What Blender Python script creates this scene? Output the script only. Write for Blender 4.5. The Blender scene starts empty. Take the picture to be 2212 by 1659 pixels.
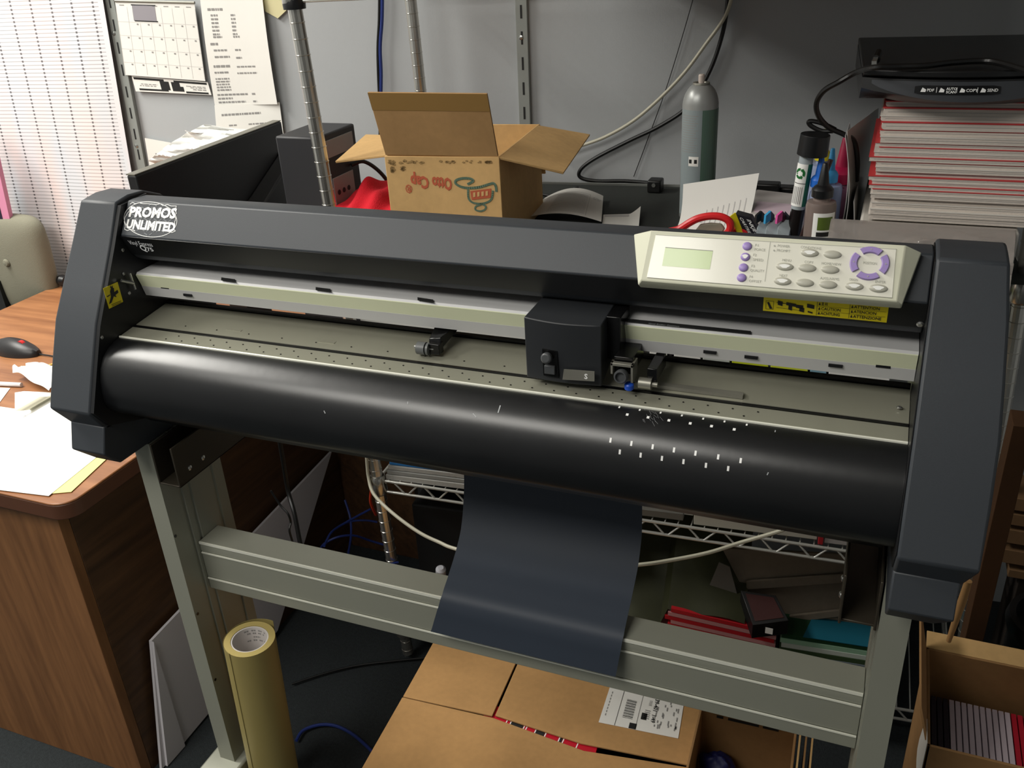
import bpy, bmesh, math, random
from mathutils import Vector, Matrix
random.seed(7)
PI = math.pi
# ---------------------------------------------------------------- camera (pixels are in the 2212x1659 frame)
F = 1953.9089666614461
PX, PY = 1106.0, 829.5
RC = Matrix(((0.92752224, 0.37002786, -0.05274346), (0.12325427, -0.43602009, -0.8914566), (-0.35286099, 0.82034497, -0.45002585)))
CAM = Vector((0.44435861, -0.85012585, 1.49992751))
RT = RC.transposed()

def ray(px, py):
    return RT @ Vector(((px - PX) / F, (py - PY) / F, 1.0))

def at(px, py, axis, val):
    """world point of a photo pixel on the plane axis = val"""
    i = 'xyz'.index(axis)
    d = ray(px, py)
    return CAM + d * ((val - CAM[i]) / d[i])

def atp(px, py, o, n):
    d = ray(px, py)
    return CAM + d * ((o - CAM).dot(n) / d.dot(n))

YAW = 0.09
WN = Vector((YAW, -1, 0)).normalized()
def wy(x): return 1.055 + YAW * x
def wall(px, py, off=0.0):
    """point on the back wall, off metres in front of it"""
    return atp(px, py, Vector((0, 1.055, 0)) + WN * off, WN)

# ---------------------------------------------------------------- materials
def lin(c):
    return tuple(((v / 255) / 12.92 if v / 255 <= 0.04045 else ((v / 255 + 0.055) / 1.055) ** 2.4) for v in c)

MATS = {}
def mat(name, rgb, rough=0.5, metal=0.0, bump=0.0, bscale=200.0, var=0.0, vscale=6.0, spec=0.5, trans=0.0, emit=None, estr=0.0, alpha=1.0, coat=0.0, ior=1.45):
    if name in MATS: return MATS[name]
    m = bpy.data.materials.new(name); m.use_nodes = True
    nt = m.node_tree; b = nt.nodes['Principled BSDF']
    c = lin(rgb) if max(rgb) > 1 else rgb
    b.inputs['Base Color'].default_value = (*c, 1)
    b.inputs['Roughness'].default_value = rough
    b.inputs['Metallic'].default_value = metal
    b.inputs['Specular IOR Level'].default_value = spec
    b.inputs['Transmission Weight'].default_value = trans
    b.inputs['IOR'].default_value = ior
    b.inputs['Alpha'].default_value = alpha
    b.inputs['Coat Weight'].default_value = coat
    if emit:
        b.inputs['Emission Color'].default_value = (*lin(emit), 1)
        b.inputs['Emission Strength'].default_value = estr
    tc = nt.nodes.new('ShaderNodeTexCoord')
    n = nt.nodes.new('ShaderNodeTexNoise'); n.inputs['Scale'].default_value = vscale; n.inputs['Detail'].default_value = 4
    nt.links.new(tc.outputs['Object'], n.inputs['Vector'])
    v = max(var, 0.06)
    mr = nt.nodes.new('ShaderNodeMapRange'); mr.inputs['To Min'].default_value = 1 - v; mr.inputs['To Max'].default_value = 1 + v
    nt.links.new(n.outputs['Fac'], mr.inputs['Value'])
    mx = nt.nodes.new('ShaderNodeVectorMath'); mx.operation = 'SCALE'; mx.inputs[0].default_value = c
    nt.links.new(mr.outputs[0], mx.inputs['Scale'])
    nt.links.new(mx.outputs[0], b.inputs['Base Color'])
    if bump:
        nb = nt.nodes.new('ShaderNodeTexNoise'); nb.inputs['Scale'].default_value = bscale; nb.inputs['Detail'].default_value = 3
        nt.links.new(tc.outputs['Object'], nb.inputs['Vector'])
        bp = nt.nodes.new('ShaderNodeBump'); bp.inputs['Strength'].default_value = bump; bp.inputs['Distance'].default_value = 0.002
        nt.links.new(nb.outputs['Fac'], bp.inputs['Height']); nt.links.new(bp.outputs[0], b.inputs['Normal'])
    MATS[name] = m
    return m

def wood_mat(name, c1, c2, rough=0.45, axis='Z', scale=1.0):
    m = bpy.data.materials.new(name); m.use_nodes = True
    nt = m.node_tree; b = nt.nodes['Principled BSDF']; b.inputs['Roughness'].default_value = rough
    tc = nt.nodes.new('ShaderNodeTexCoord'); mp = nt.nodes.new('ShaderNodeMapping')
    s = {'X': (1.2, 14, 14), 'Y': (14, 1.2, 14), 'Z': (14, 14, 1.2)}[axis]
    mp.inputs['Scale'].default_value = tuple(v * scale for v in s)
    nt.links.new(tc.outputs['Object'], mp.inputs[0])
    n1 = nt.nodes.new('ShaderNodeTexNoise'); n1.inputs['Scale'].default_value = 1.2; n1.inputs['Detail'].default_value = 6; n1.inputs['Distortion'].default_value = 0.8
    n2 = nt.nodes.new('ShaderNodeTexNoise'); n2.inputs['Scale'].default_value = 9; n2.inputs['Detail'].default_value = 3
    w = nt.nodes.new('ShaderNodeTexWave'); w.inputs['Scale'].default_value = 0.7; w.inputs['Distortion'].default_value = 9; w.inputs['Detail'].default_value = 3; w.bands_direction = 'DIAGONAL'
    for k in (n1, n2, w): nt.links.new(mp.outputs[0], k.inputs['Vector'])
    a = nt.nodes.new('ShaderNodeMath'); a.operation = 'MULTIPLY_ADD'; a.inputs[1].default_value = 0.14
    nt.links.new(w.outputs['Fac'], a.inputs[0]); nt.links.new(n1.outputs['Fac'], a.inputs[2])
    a2 = nt.nodes.new('ShaderNodeMath'); a2.operation = 'MULTIPLY_ADD'; a2.inputs[1].default_value = 0.30
    nt.links.new(n2.outputs['Fac'], a2.inputs[0]); nt.links.new(a.outputs[0], a2.inputs[2])
    cr = nt.nodes.new('ShaderNodeValToRGB')
    cr.color_ramp.elements[0].position = 0.42; cr.color_ramp.elements[0].color = (*lin(c1), 1)
    cr.color_ramp.elements[1].position = 0.95; cr.color_ramp.elements[1].color = (*lin(c2), 1)
    nt.links.new(a2.outputs[0], cr.inputs[0]); nt.links.new(cr.outputs[0], b.inputs['Base Color'])
    return m

def card_mat(name, rgb, rough=0.85):
    """corrugated board: faint parallel flutes and blotches"""
    m = bpy.data.materials.new(name); m.use_nodes = True
    nt = m.node_tree; b = nt.nodes['Principled BSDF']; b.inputs['Roughness'].default_value = rough
    b.inputs['Specular IOR Level'].default_value = 0.25
    tc = nt.nodes.new('ShaderNodeTexCoord')
    n = nt.nodes.new('ShaderNodeTexNoise'); n.inputs['Scale'].default_value = 7; n.inputs['Detail'].default_value = 5
    n2 = nt.nodes.new('ShaderNodeTexNoise'); n2.inputs['Scale'].default_value = 90; n2.inputs['Detail'].default_value = 2
    for k in (n, n2): nt.links.new(tc.outputs['Object'], k.inputs['Vector'])
    ad = nt.nodes.new('ShaderNodeMath'); ad.operation = 'MULTIPLY_ADD'; ad.inputs[1].default_value = 0.35
    nt.links.new(n2.outputs['Fac'], ad.inputs[0]); nt.links.new(n.outputs['Fac'], ad.inputs[2])
    cr = nt.nodes.new('ShaderNodeValToRGB'); c = lin(rgb)
    cr.color_ramp.elements[0].position = 0.35; cr.color_ramp.elements[0].color = (*[v * 0.8 for v in c], 1)
    cr.color_ramp.elements[1].position = 0.95; cr.color_ramp.elements[1].color = (*[min(1, v * 1.15) for v in c], 1)
    nt.links.new(ad.outputs[0], cr.inputs[0]); nt.links.new(cr.outputs[0], b.inputs['Base Color'])
    bp = nt.nodes.new('ShaderNodeBump'); bp.inputs['Strength'].default_value = 0.25; bp.inputs['Distance'].default_value = 0.002
    nt.links.new(n.outputs['Fac'], bp.inputs['Height']); nt.links.new(bp.outputs[0], b.inputs['Normal'])
    return m

# ---------------------------------------------------------------- mesh builder
COL = bpy.context.scene.collection
class MB:
    def __init__(s, *mats):
        s.v = []; s.f = []; s.mi = []; s.m = list(mats); s.cur = 0
    def use(s, m):
        if m not in s.m: s.m.append(m)
        s.cur = s.m.index(m); return s
    def pt(s, p): s.v.append(Vector(p)); return len(s.v) - 1
    def face(s, idx): s.f.append(tuple(idx)); s.mi.append(s.cur)
    def poly(s, pts): s.face([s.pt(p) for p in pts])
    def hexa(s, b, t):
        """b, t: 4 bottom points and 4 top points, same order (counter-clockwise seen from the top)"""
        i = [s.pt(p) for p in list(b) + list(t)]
        s.face((i[3], i[2], i[1], i[0])); s.face((i[4], i[5], i[6], i[7]))
        for k in range(4):
            j = (k + 1) % 4
            s.face((i[k], i[j], i[4 + j], i[4 + k]))
        return s
    def box(s, x0, x1, y0, y1, z0, z1, M=None):
        b = [Vector(p) for p in ((x0, y0, z0), (x1, y0, z0), (x1, y1, z0), (x0, y1, z0))]
        t = [Vector((p.x, p.y, z1)) for p in b]
        if M is not None: b = [M @ p for p in b]; t = [M @ p for p in t]
        return s.hexa(b, t)
    def slab(s, q, th):
        """quad q (counter-clockwise seen from the front) with thickness th behind it"""
        q = [Vector(p) for p in q]
        n = (q[1] - q[0]).cross(q[3] - q[0]).normalized()
        return s.hexa([p - n * th for p in q], q)
    def ngon(s, q, th):
        q = [Vector(p) for p in q]; n = Vector((0, 0, 0))
        for k in range(len(q)): n += q[k].cross(q[(k + 1) % len(q)])
        n.normalize()
        a = [s.pt(p) for p in q]; b = [s.pt(p - n * th) for p in q]
        s.face(a); s.face(b[::-1])
        for k in range(len(q)):
            j = (k + 1) % len(q); s.face((a[k], b[k], b[j], a[j]))
        return s
    def prismx(s, prof, x0, x1, prof1=None):
        """profile of (y, z) swept along x; prof1 = other profile at x1"""
        prof1 = prof1 or prof
        a = [s.pt((x0, p[0], p[1])) for p in prof]; b = [s.pt((x1, p[0], p[1])) for p in prof1]
        n = len(prof)
        s.face(a); s.face(b[::-1])
        for k in range(n):
            j = (k + 1) % n; s.face((a[j], a[k], b[k], b[j]))
        return s
    def ring(s, c, u, w, r, n):
        return [s.pt(c + u * (r * math.cos(2 * PI * k / n)) + w * (r * math.sin(2 * PI * k / n))) for k in range(n)]
    def bridge(s, a, b):
        n = len(a)
        for k in range(n):
            j = (k + 1) % n; s.face((a[k], a[j], b[j], b[k]))
    def lathe(s, prof, o, ax=(0, 0, 1), n=24, cap0=True, cap1=True):
        o = Vector(o); ax = Vector(ax).normalized()
        u = ax.orthogonal().normalized(); w = ax.cross(u)
        rs = [s.ring(o + ax * h, u, w, max(r, 1e-5), n) for r, h in prof]
        for a, b in zip(rs, rs[1:]): s.bridge(a, b)
        if cap0: s.face(rs[0][::-1])
        if cap1: s.face(rs[-1])
        return s
    def cyl(s, p0, p1, r0, r1=None, n=16):
        p0 = Vector(p0); p1 = Vector(p1); r1 = r0 if r1 is None else r1
        return s.lathe([(r0, 0), (r1, (p1 - p0).length)], p0, p1 - p0, n)
    def tube(s, pts, r, n=8, sub=6, closed=False):
        P = [Vector(p) for p in pts]
        if sub > 1 and len(P) > 2:
            Q = []
            for i in range(len(P) - 1):
                a = P[max(i - 1, 0)]; b = P[i]; c = P[i + 1]; d = P[min(i + 2, len(P) - 1)]
                for k in range(sub):
                    t = k / sub
                    Q.append(0.5 * ((2 * b) + (c - a) * t + (2 * a - 5 * b + 4 * c - d) * t * t + (3 * b - a - 3 * c + d) * t ** 3))
            Q.append(P[-1]); P = Q
        u = None; rs = []
        for i, p in enumerate(P):
            t = (P[min(i + 1, len(P) - 1)] - P[max(i - 1, 0)])
            if t.length < 1e-9: t = Vector((0, 0, 1))
            t.normalize()
            if u is None: u = t.orthogonal().normalized()
            u = (u - t * u.dot(t)); u = u.normalized() if u.length > 1e-6 else t.orthogonal().normalized()
            rs.append(s.ring(p, u, t.cross(u), r, n))
        for a, b in zip(rs, rs[1:]): s.bridge(a, b)
        s.face(rs[0][::-1]); s.face(rs[-1])
        return s
    def grid(s, fn, nu, nv, th=0.0):
        """surface fn(u, v) -> point; with thickness th (sheet)"""
        g = [[s.pt(fn(i / nu, j / nv)) for j in range(nv + 1)] for i in range(nu + 1)]
        for i in range(nu):
            for j in range(nv):
                s.face((g[i][j], g[i + 1][j], g[i + 1][j + 1], g[i][j + 1]))
        if th:
            def nrm(i, j):
                a = s.v[g[min(i + 1, nu)][j]] - s.v[g[max(i - 1, 0)][j]]
                b = s.v[g[i][min(j + 1, nv)]] - s.v[g[i][max(j - 1, 0)]]
                return a.cross(b).normalized()
            h = [[s.pt(s.v[g[i][j]] - nrm(i, j) * th) for j in range(nv + 1)] for i in range(nu + 1)]
            for i in range(nu):
                for j in range(nv):
                    s.face((h[i][j], h[i][j + 1], h[i + 1][j + 1], h[i + 1][j]))
            for i in range(nu):
                s.face((g[i][0], h[i][0], h[i + 1][0], g[i + 1][0])); s.face((g[i + 1][nv], h[i + 1][nv], h[i][nv], g[i][nv]))
            for j in range(nv):
                s.face((g[0][j + 1], h[0][j + 1], h[0][j], g[0][j])); s.face((g[nu][j], h[nu][j], h[nu][j + 1], g[nu][j + 1]))
        return s
    def text(s, string, o, u, w, size, align='LEFT', bold=0.0, sx=1.0):
        """flat lettering: origin o, unit directions u (along) and w (up)"""
        o = Vector(o); u = Vector(u).normalized(); w = Vector(w).normalized()
        c = bpy.data.curves.new('t', 'FONT'); c.body = string; c.size = size; c.align_x = align; c.offset = bold; c.resolution_u = 2
        ob = bpy.data.objects.new('t', c)
        me = bpy.data.meshes.new_from_object(ob)
        base = len(s.v)
        for p in me.vertices: s.v.append(o + u * (p.co.x * sx) + w * p.co.y)
        for p in me.polygons: s.f.append(tuple(base + i for i in p.vertices)); s.mi.append(s.cur)
        bpy.data.objects.remove(ob); bpy.data.curves.remove(c); bpy.data.meshes.remove(me)
        return s
    def build(s, name, parent=None, bevel=0.0, smooth=35, origin=None, seg=2, fixn=True):
        me = bpy.data.meshes.new(name)
        if parent is not None: o = parent['_o'] if '_o' in parent else parent.location; o = Vector(o)
        elif origin is not None: o = Vector(origin)
        else:
            xs = [p.x for p in s.v]; ys = [p.y for p in s.v]; zs = [p.z for p in s.v]
            o = Vector(((min(xs) + max(xs)) / 2, (min(ys) + max(ys)) / 2, min(zs)))
        me.from_pydata([p - o for p in s.v], [], s.f)
        for m in s.m: me.materials.append(m)
        me.polygons.foreach_set('material_index', s.mi)
        me.update()
        if fixn:
            bm = bmesh.new(); bm.from_mesh(me); bmesh.ops.recalc_face_normals(bm, faces=bm.faces); bm.to_mesh(me); bm.free()
        me.polygons.foreach_set('use_smooth', [True] * len(me.polygons))
        me.set_sharp_from_angle(angle=math.radians(smooth))
        ob = bpy.data.objects.new(name, me); COL.objects.link(ob)
        if parent is not None: ob.parent = parent
        else: ob.location = o
        ORG[ob.name] = o
        if bevel:
            b = ob.modifiers.new('bevel', 'BEVEL'); b.width = bevel; b.segments = seg; b.limit_method = 'ANGLE'; b.angle_limit = math.radians(40); b.harden_normals = False
        return ob
ORG = {}
_build = MB.build
def build(s, name, parent=None, **k):
    # children of any depth keep the thing's origin as their own
    if parent is not None:
        o = ORG[parent.name]
        k.pop('origin', None)
        me = _build(s, name, None, origin=o, **k)
        me.parent = parent; me.location = (0, 0, 0)
        return me
    return _build(s, name, None, **k)
MB.build = build

def tag(o, label, cat, group=None):
    o['label'] = label; o['category'] = cat
    if group: o['group'] = group
    return o
def thing(name, loc, label, cat, group=None):
    o = bpy.data.objects.new(name, None); COL.objects.link(o); o.location = loc; o.empty_display_size = 0.05
    ORG[o.name] = Vector(loc)
    return tag(o, label, cat, group)
def struct(o): o['kind'] = 'structure'; return o
def stuff(o): o['kind'] = 'stuff'; return o
def lab(o, l): o['label'] = l; return o
def lerp(a, b, t): return a + (b - a) * t
def quadpt(q, u, v):
    """q = TL, TR, BR, BL"""
    return lerp(lerp(q[0], q[1], u), lerp(q[3], q[2], u), v)
def strip(b, q, u0, u1, v0, v1, off):
    """printed mark on a quad sheet"""
    P = [quadpt(q, u0, v1) + off, quadpt(q, u1, v1) + off, quadpt(q, u1, v0) + off, quadpt(q, u0, v0) + off]
    b.poly(P)
from mathutils.bvhtree import BVHTree
def bvh(b): return BVHTree.FromPolygons([tuple(p) for p in b.v], b.f)
def hit(t, px, py):
    r = t.ray_cast(CAM, ray(px, py).normalized()); n = r[1]
    if n is not None and n.dot(ray(px, py)) > 0: n = -n
    return r[0], n

# ---- shared materials
M_CHAR = mat('charcoal_plastic', (51, 55, 60), 0.5, bump=0.04, bscale=900, var=0.05)
M_BLK = mat('black_plastic', (20, 21, 23), 0.38)
M_BLKG = mat('gloss_black_plastic', (14, 14, 15), 0.22)
M_ROLL = mat('roll_cover_black', (15, 16, 18), 0.34, spec=.75, var=0.35, vscale=14, bump=0.05, bscale=60)
M_STEEL = mat('dull_steel', (150, 148, 138), 0.42, 0.6, var=0.12, vscale=9)
M_PLATEN = mat('platen_metal', (152, 151, 136), 0.3, 0.35, var=0.15, vscale=7)
M_GREEN = mat('rail_strip_beige', (224, 228, 196), 0.5)
M_LGREY = mat('rail_grey', (202, 202, 202), 0.45, 0.1)
M_ALU = mat('stand_grey_paint', (150, 151, 138), 0.45, 0.25, var=0.06)
M_ALUH = mat('pale_edge', (240, 240, 226), 0.3, 0.2)
M_BRONZE = mat('bronze_bracket', (72, 66, 56), 0.4, 0.5)
M_CHROME = mat('chrome', (205, 203, 196), 0.22, .9)
M_WIRE = mat('bright_wire', (222, 221, 214), 0.22, .45)
M_CARR = mat('carriage_black', (40, 42, 45), 0.45)
M_SCREW = mat('screw_steel', (190, 190, 186), 0.25, 0.9)
M_BEIGE = mat('panel_beige', (214, 214, 192), 0.5)
M_OVER = mat('panel_overlay', (236, 234, 220), 0.16, spec=0.6)
M_LCD = mat('lcd_green', (196, 214, 160), 0.15)
M_PURP = mat('purple_button', (162, 140, 200), 0.35)
M_OVAL = mat('grey_button', (186, 184, 170), 0.35)
M_WORN = mat('worn_button_white', (245, 245, 240), 0.4)
M_INKG = mat('pale_print', (176, 176, 166), 0.5)
M_INKD = mat('dark_print', (30, 30, 30), 0.6)
M_WHITE = mat('white_vinyl', (240, 240, 238), 0.4)
M_YEL = mat('warning_yellow', (232, 212, 20), 0.4)
M_SILV = mat('silver_print', (165, 168, 170), 0.4)
M_BLUE = mat('blue_plastic', (30, 80, 190), 0.35)

# =================================================== vinyl cutter
cut = thing('vinyl_cutter', (0, 0.06, 0.858), 'wide black vinyl cutter with a beige control panel, bolted on the grey stand', 'vinyl cutter')

def xs_prism(b, pts, sgn):
    """end cover: pts = (y, z, outer x); inner x = 0.5"""
    n = len(pts)
    a = [b.pt((sgn * 0.5, p[0], p[1])) for p in pts]
    c = [b.pt((sgn * p[2], p[0], p[1])) for p in pts]
    if sgn < 0: b.face(a[::-1]); b.face(c)
    else: b.face(a); b.face(c[::-1])
    for k in range(n):
        j = (k + 1) % n
        q = (a[j], a[k], c[k], c[j])
        b.face(q if sgn > 0 else q[::-1])
COV = [(.048, 1.201, .562), (.021, 1.151, .568), (-.009, 1.103, .571), (-.036, 1.060, .573), (-.062, 1.004, .573), (-.0865, .949, .572), (-.066, .915, .561),
       (.05, .905, .561), (.17, .905, .561), (.2, .95, .572), (.19, 1.10, .572), (.158, 1.165, .568), (.134, 1.190, .565), (.102, 1.2035, .562), (.074, 1.2050, .562)]
FOOT = [(-.070, .922, .560), (-.082, .884, .560), (-.0587, .858, .545), (.06, .858, .545), (.19, .862, .55), (.2, .915, .56), (.0, .918, .56)]
for s in (-1, 1):
    b = MB(M_CHAR); xs_prism(b, COV, s)
    ec = b.build('end_cover', cut, bevel=0.003)
    b = MB(M_CHAR); xs_prism(b, FOOT, s)
    b.build('cover_foot', cut, bevel=0.002)
# inner side plates, black
for s in (-1, 1):
    x = s * .4997; x2 = s * (.494 if s < 0 else .4988)
    b = MB(M_BLK)
    P = [(.05, 1.197), (.022, 1.149), (-.008, 1.101), (-.035, 1.058), (-.0605, 1.003), (-.084, .951), (-.064, .922), (.0, .90), (.165, .90), (.15, 1.17), (.1, 1.2)]
    if s < 0: b.prismx(P, x, x2)
    else: b.prismx(P, x2, x)
    sp = b.build('side_plate', cut)

# hood
HOOD = [(.036, 1.160), (.063, 1.200), (.070, 1.2005), (.096, 1.1990), (.124, 1.186), (.142, 1.16), (.145, 1.112), (.10, 1.1125), (.075, 1.1145), (.062, 1.1185), (.053, 1.124), (.048, 1.1305)]
b = MB(M_CHAR); b.prismx(HOOD, -.4935, .4985)
hood = b.build('hood', cut, bevel=0.0015)
# black lower fascia band laid on the undercut face
b = MB(M_BLK)
b.hexa([(-.4935, .0360, 1.1592), (.4985, .0360, 1.1592), (.4985, .0480, 1.1305), (-.4935, .0480, 1.1305)][::-1],
       [(-.4935, .0350, 1.1588), (.4985, .0350, 1.1588), (.4985, .0470, 1.1301), (-.4935, .0470, 1.1301)][::-1])
b.build('lower_fascia', cut)
HN = Vector((0, -.83, .557)).normalized(); HV = Vector((0, HN.z, -HN.y)); HO = Vector((0, .036, 1.160))
def hp(px, py, off=0.0): return atp(px, py, HO + HN * off * (.5 if off < .0009 else 1), HN)
def hf(u, v, off=0.0): return HO + Vector((u, 0, 0)) + HV * v + HN * off
# fascia plane (undercut)
FN = Vector((0, -.0287, -.0120)).normalized(); FO = Vector((0, .0350, 1.1588)); FV = Vector((0, -.0120, .0287)).normalized()
def fp(px, py, off=0.0): return atp(px, py, FO + FN * off, FN)

# rail
b = MB(M_LGREY)
b.prismx([(.0540, 1.0680), (.0500, 1.0830), (.0508, 1.0834), (.0455, 1.1016), (.048, 1.104), (.14, 1.106), (.14, 1.0690)], -.4934, .4982)
rail = b.build('guide_rail', cut)
b = MB(M_GREEN)
b.hexa([(-.493, .0502, 1.0828), (.498, .0502, 1.0828), (.498, .0512, 1.0830), (-.493, .0512, 1.0830)],
       [(-.493, .0442, 1.1012), (.498, .0442, 1.1012), (.498, .0455, 1.1016), (-.493, .0455, 1.1016)])
b.build('rail_strip', rail)
def rp(px, py): return at(px, py, 'z', 1.1052)
for (xa, ya, xb, yb, h) in ((478, 600, 508, 604, 6), (682, 621, 714, 625, 6), (902, 643, 936, 648, 6), (1343, 688, 1622, 716, 6)):
    q = [rp(xa, ya), rp(xb, yb), rp(xb, yb + h), rp(xa, ya + h)]
    q = [p + Vector((0, 0, .0006)) for p in q]
    b = MB(M_INKD); b.ngon(q[::-1], .0005); b.build('rail_mark', rail)
b = MB(M_SILV)
o = rp(1400, 701); o.z += .0008
b.text('Grid Roller Position', o, rp(1500, 711) - rp(1400, 701), (0, 1, 0), .0042)
b.build('rail_lettering', rail)
for px, py in ((407, 637), (1623, 771), (1534, 760), (1805, 789), (1908, 790), (358, 620)):
    c = at(px, py, 'y', .052); b = MB(M_BLK); b.box(c.x - .007, c.x + .007, c.y - .0022, c.y + .004, c.z - .0016, c.z + .0018); b.build('rail_stop', rail)

# platen
PT = lambda y: 1.0322 + (y + .0096) * .115
b = MB(M_PLATEN)
b.prismx([(-.0090, 1.0285), (-.0096, 1.0322), (.0162, PT(.0162)), (.0162, PT(.0162) - .004)], -.493, .4982)
b.prismx([(.0232, PT(.0232) - .004), (.0232, PT(.0232)), (.0856, PT(.0856)), (.0870, PT(.0856) - .006)], -.493, .4982)
platen = b.build('platen', cut)
b = MB(M_BLKG)
b.prismx([(.0162, PT(.02) - .004), (.0162, PT(.0162) - .0006), (.0185, PT(.0162) + .0007), (.0209, PT(.0162) + .0007), (.0232, PT(.0232) - .0006), (.0232, PT(.02) - .004)], -.493, .4982)
b.build('cutting_strip', cut)
MB(M_BLKG).prismx([(.0872, 1.030), (.0872, 1.0468), (.093, 1.0472), (.093, 1.030)], -.493, .4982).build('rear_bar', cut)
b = MB(M_ALUH)
b.prismx([(-.0112, 1.0305), (-.0112, 1.0326), (-.0096, 1.0332), (-.0085, 1.0328), (-.0085, 1.0305)], -.493, .4982)
b.build('platen_edge_trim', cut)
b = MB(M_BLKG)
k = 0
for i in range(34):
    x = -.42 + i * .0262
    if x > .36: break
    for y, dx in ((-.002, 0), (.0085, .013), (.034, .004)):
        if y > .03 and i % 2: continue
        b.lathe([(.0011, 0), (.0011, .0003)], (x + dx, y, PT(y) + .0002), n=8)
stuff(b.build('air_hole', platen))
# recessed pads in the platen (grit roller openings)
for px, py in ((508, 712), (708, 738)):
    b = MB(M_PLATEN); c = at(px, py, 'z', 1.0375); b.box(c.x - .012, c.x + .012, c.y - .004, c.y + .004, c.z - .002, c.z + .0008); b.build('grit_roller', platen)
b = MB(M_STEEL)
c0 = at(1375, 828, 'z', 1.038); c1 = at(1608, 850, 'z', 1.038)
b.box(c0.x, c1.x, c0.y - .004, c0.y + .005, c0.z - .001, c0.z + .003)
b.build('grit_roller', platen)

# front roll cover
RP = [(-.0096, 1.0312), (-.022, 1.0292), (-.034, 1.0245), (-.0455, 1.0165), (-.0545, 1.004), (-.0600, .989), (-.0628, .972), (-.0633, .958), (-.0600, .946), (-.053, .9378), (-.043, .9318), (-.02, .925), (.06, .92), (.06, 1.0312)]
b = MB(M_ROLL); b.prismx(RP, -.4935, .4985); rt = bvh(b)
cover = b.build('front_roll_cover', cut, smooth=50)
b = MB(M_WHITE)
def tick(px, py, w, h):
    c, n = hit(rt, px, py)
    u = Vector((1, 0, 0)); v = n.cross(u).normalized()
    if v.z < 0: v = -v
    c = c + n * .0004
    b.poly([c - u * w - v * h, c + u * w - v * h, c + u * w + v * h, c - u * w + v * h])
for px, py in ((1338, 880), (1382, 886), (1427, 892), (1473, 898), (1519, 905), (1565, 911), (1613, 918)): tick(px, py, .0009, .0016)
for px, py in ((1355, 896), (1400, 902), (1445, 908.5), (1491, 915), (1537, 921), (1586, 928)): tick(px, py, .0014, .0016)
for px, py in ((1319, 951), (1364, 958), (1410, 965), (1456, 972), (1502.5, 979), (1551.5, 987), (1600, 995), (1339, 976), (1384, 983), (1430, 990), (1476.5, 997), (1525, 1005), (1573, 1012)): tick(px, py, .0011, .0026)
b.build('scale_mark', cover)
b = MB(M_SILV)
for k in range(16):
    px = 1408 + random.gauss(0, 12); py = 897 + random.gauss(0, 10)
    c, n = hit(rt, px, py); d, n2 = hit(rt, px + random.uniform(2, 9), py + random.uniform(4, 12))
    if c and d:
        w = (d - c).cross(n).normalized() * .00009
        b.poly([c + n * .0003 - w, d + n2 * .0003 - w, d + n2 * .0003 + w, c + n * .0003 + w])
for x0, y0, x1, y1, w in ((1081, 876, 1076, 892, .0007), (1022, 893, 1029, 901, .0004), (881, 868, 881, 873, .0004), (700, 887, 703, 893, .0006), (1660, 1020, 1657, 1026, .0005), (1675, 930, 1674, 934, .0005)):
    c, n = hit(rt, x0, y0); d, n2 = hit(rt, x1, y1); s_ = (d - c).cross(n).normalized() * w
    b.poly([c + n * .0004 - s_, d + n2 * .0004 - s_, d + n2 * .0004 + s_, c + n * .0004 + s_])
b.build('scratch', cover)
# belly tray below the roll
b = MB(M_BLK); b.prismx([(-.02, .925), (-.02, .918), (.0, .897), (.10, .90), (.2, .905), (.2, .95), (.06, .95)], -.49, .49)
b.build('underside_tray', cut)

# carriage
car_f = [(.0955, 1.1185), (.181, 1.1175)]
b = MB(M_CARR)
# shell: bowed front, top slope
def car(u, v):
    return None
xl, xr = .0955, .184
n = 10
fr_t = []; fr_b = []
for i in range(n + 1):
    t = i / n; x = xl + (xr - xl) * t
    bow = .006 * math.sin(PI * t)
    fr_t.append(Vector((x, .0045 - bow, 1.1165 - .001 * t)))
    fr_b.append(Vector((x, .0045 - bow * .6, 1.0425)))
ba_t = [Vector((xl + .001 + (xr - xl - .002) * i / n, .066, 1.1185)) for i in range(n + 1)]
ba_b = [Vector((p.x, .066, 1.06)) for p in ba_t]
ids = [[b.pt(p) for p in row] for row in (fr_b, fr_t, ba_t, ba_b)]
for r in range(3):
    for i in range(n): b.face((ids[r][i], ids[r][i + 1], ids[r + 1][i + 1], ids[r + 1][i]))
for i in range(n): b.face((ids[3][i], ids[3][i + 1], ids[0][i + 1], ids[0][i]))
b.face((ids[0][0], ids[1][0], ids[2][0], ids[3][0])); b.face((ids[0][n], ids[3][n], ids[2][n], ids[1][n]))
carr = b.build('tool_carriage', cut, bevel=0.0012)
b = MB(M_BLKG)
b.box(xr - .001, .199, .028, .066, 1.066, 1.117)
b.build('carriage_side', carr, bevel=0.001)
def cf(px, py, y=-.002): return at(px, py, 'y', y)
b = MB(M_BLKG)
q = [cf(1171, 754, -.0016), cf(1203, 759, -.0016), cf(1207, 816, -.0016), cf(1174, 811, -.0016)]
b.ngon(q[::-1], .002)
b.build('tool_window', carr)
b = MB(mat('knob_grey', (70, 72, 74), 0.4))
c = cf(1183, 772, -.004)
b.lathe([(.0052, 0), (.0062, .001), (.0062, .006), (.0045, .0075)], c, (0, -1, .25), n=18)
c = cf(1188, 800, -.003); b.box(c.x - .006, c.x + .006, c.y - .002, c.y + .004, c.z - .004, c.z + .006)
b.build('tool_knob', carr, bevel=.0005)
b = MB(M_STEEL); q = [cf(1218, 798, -.0045), cf(1284, 803, -.0045), cf(1284, 824, -.0045), cf(1215, 820, -.0045)]
b.ngon(q[::-1], .0012)
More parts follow.
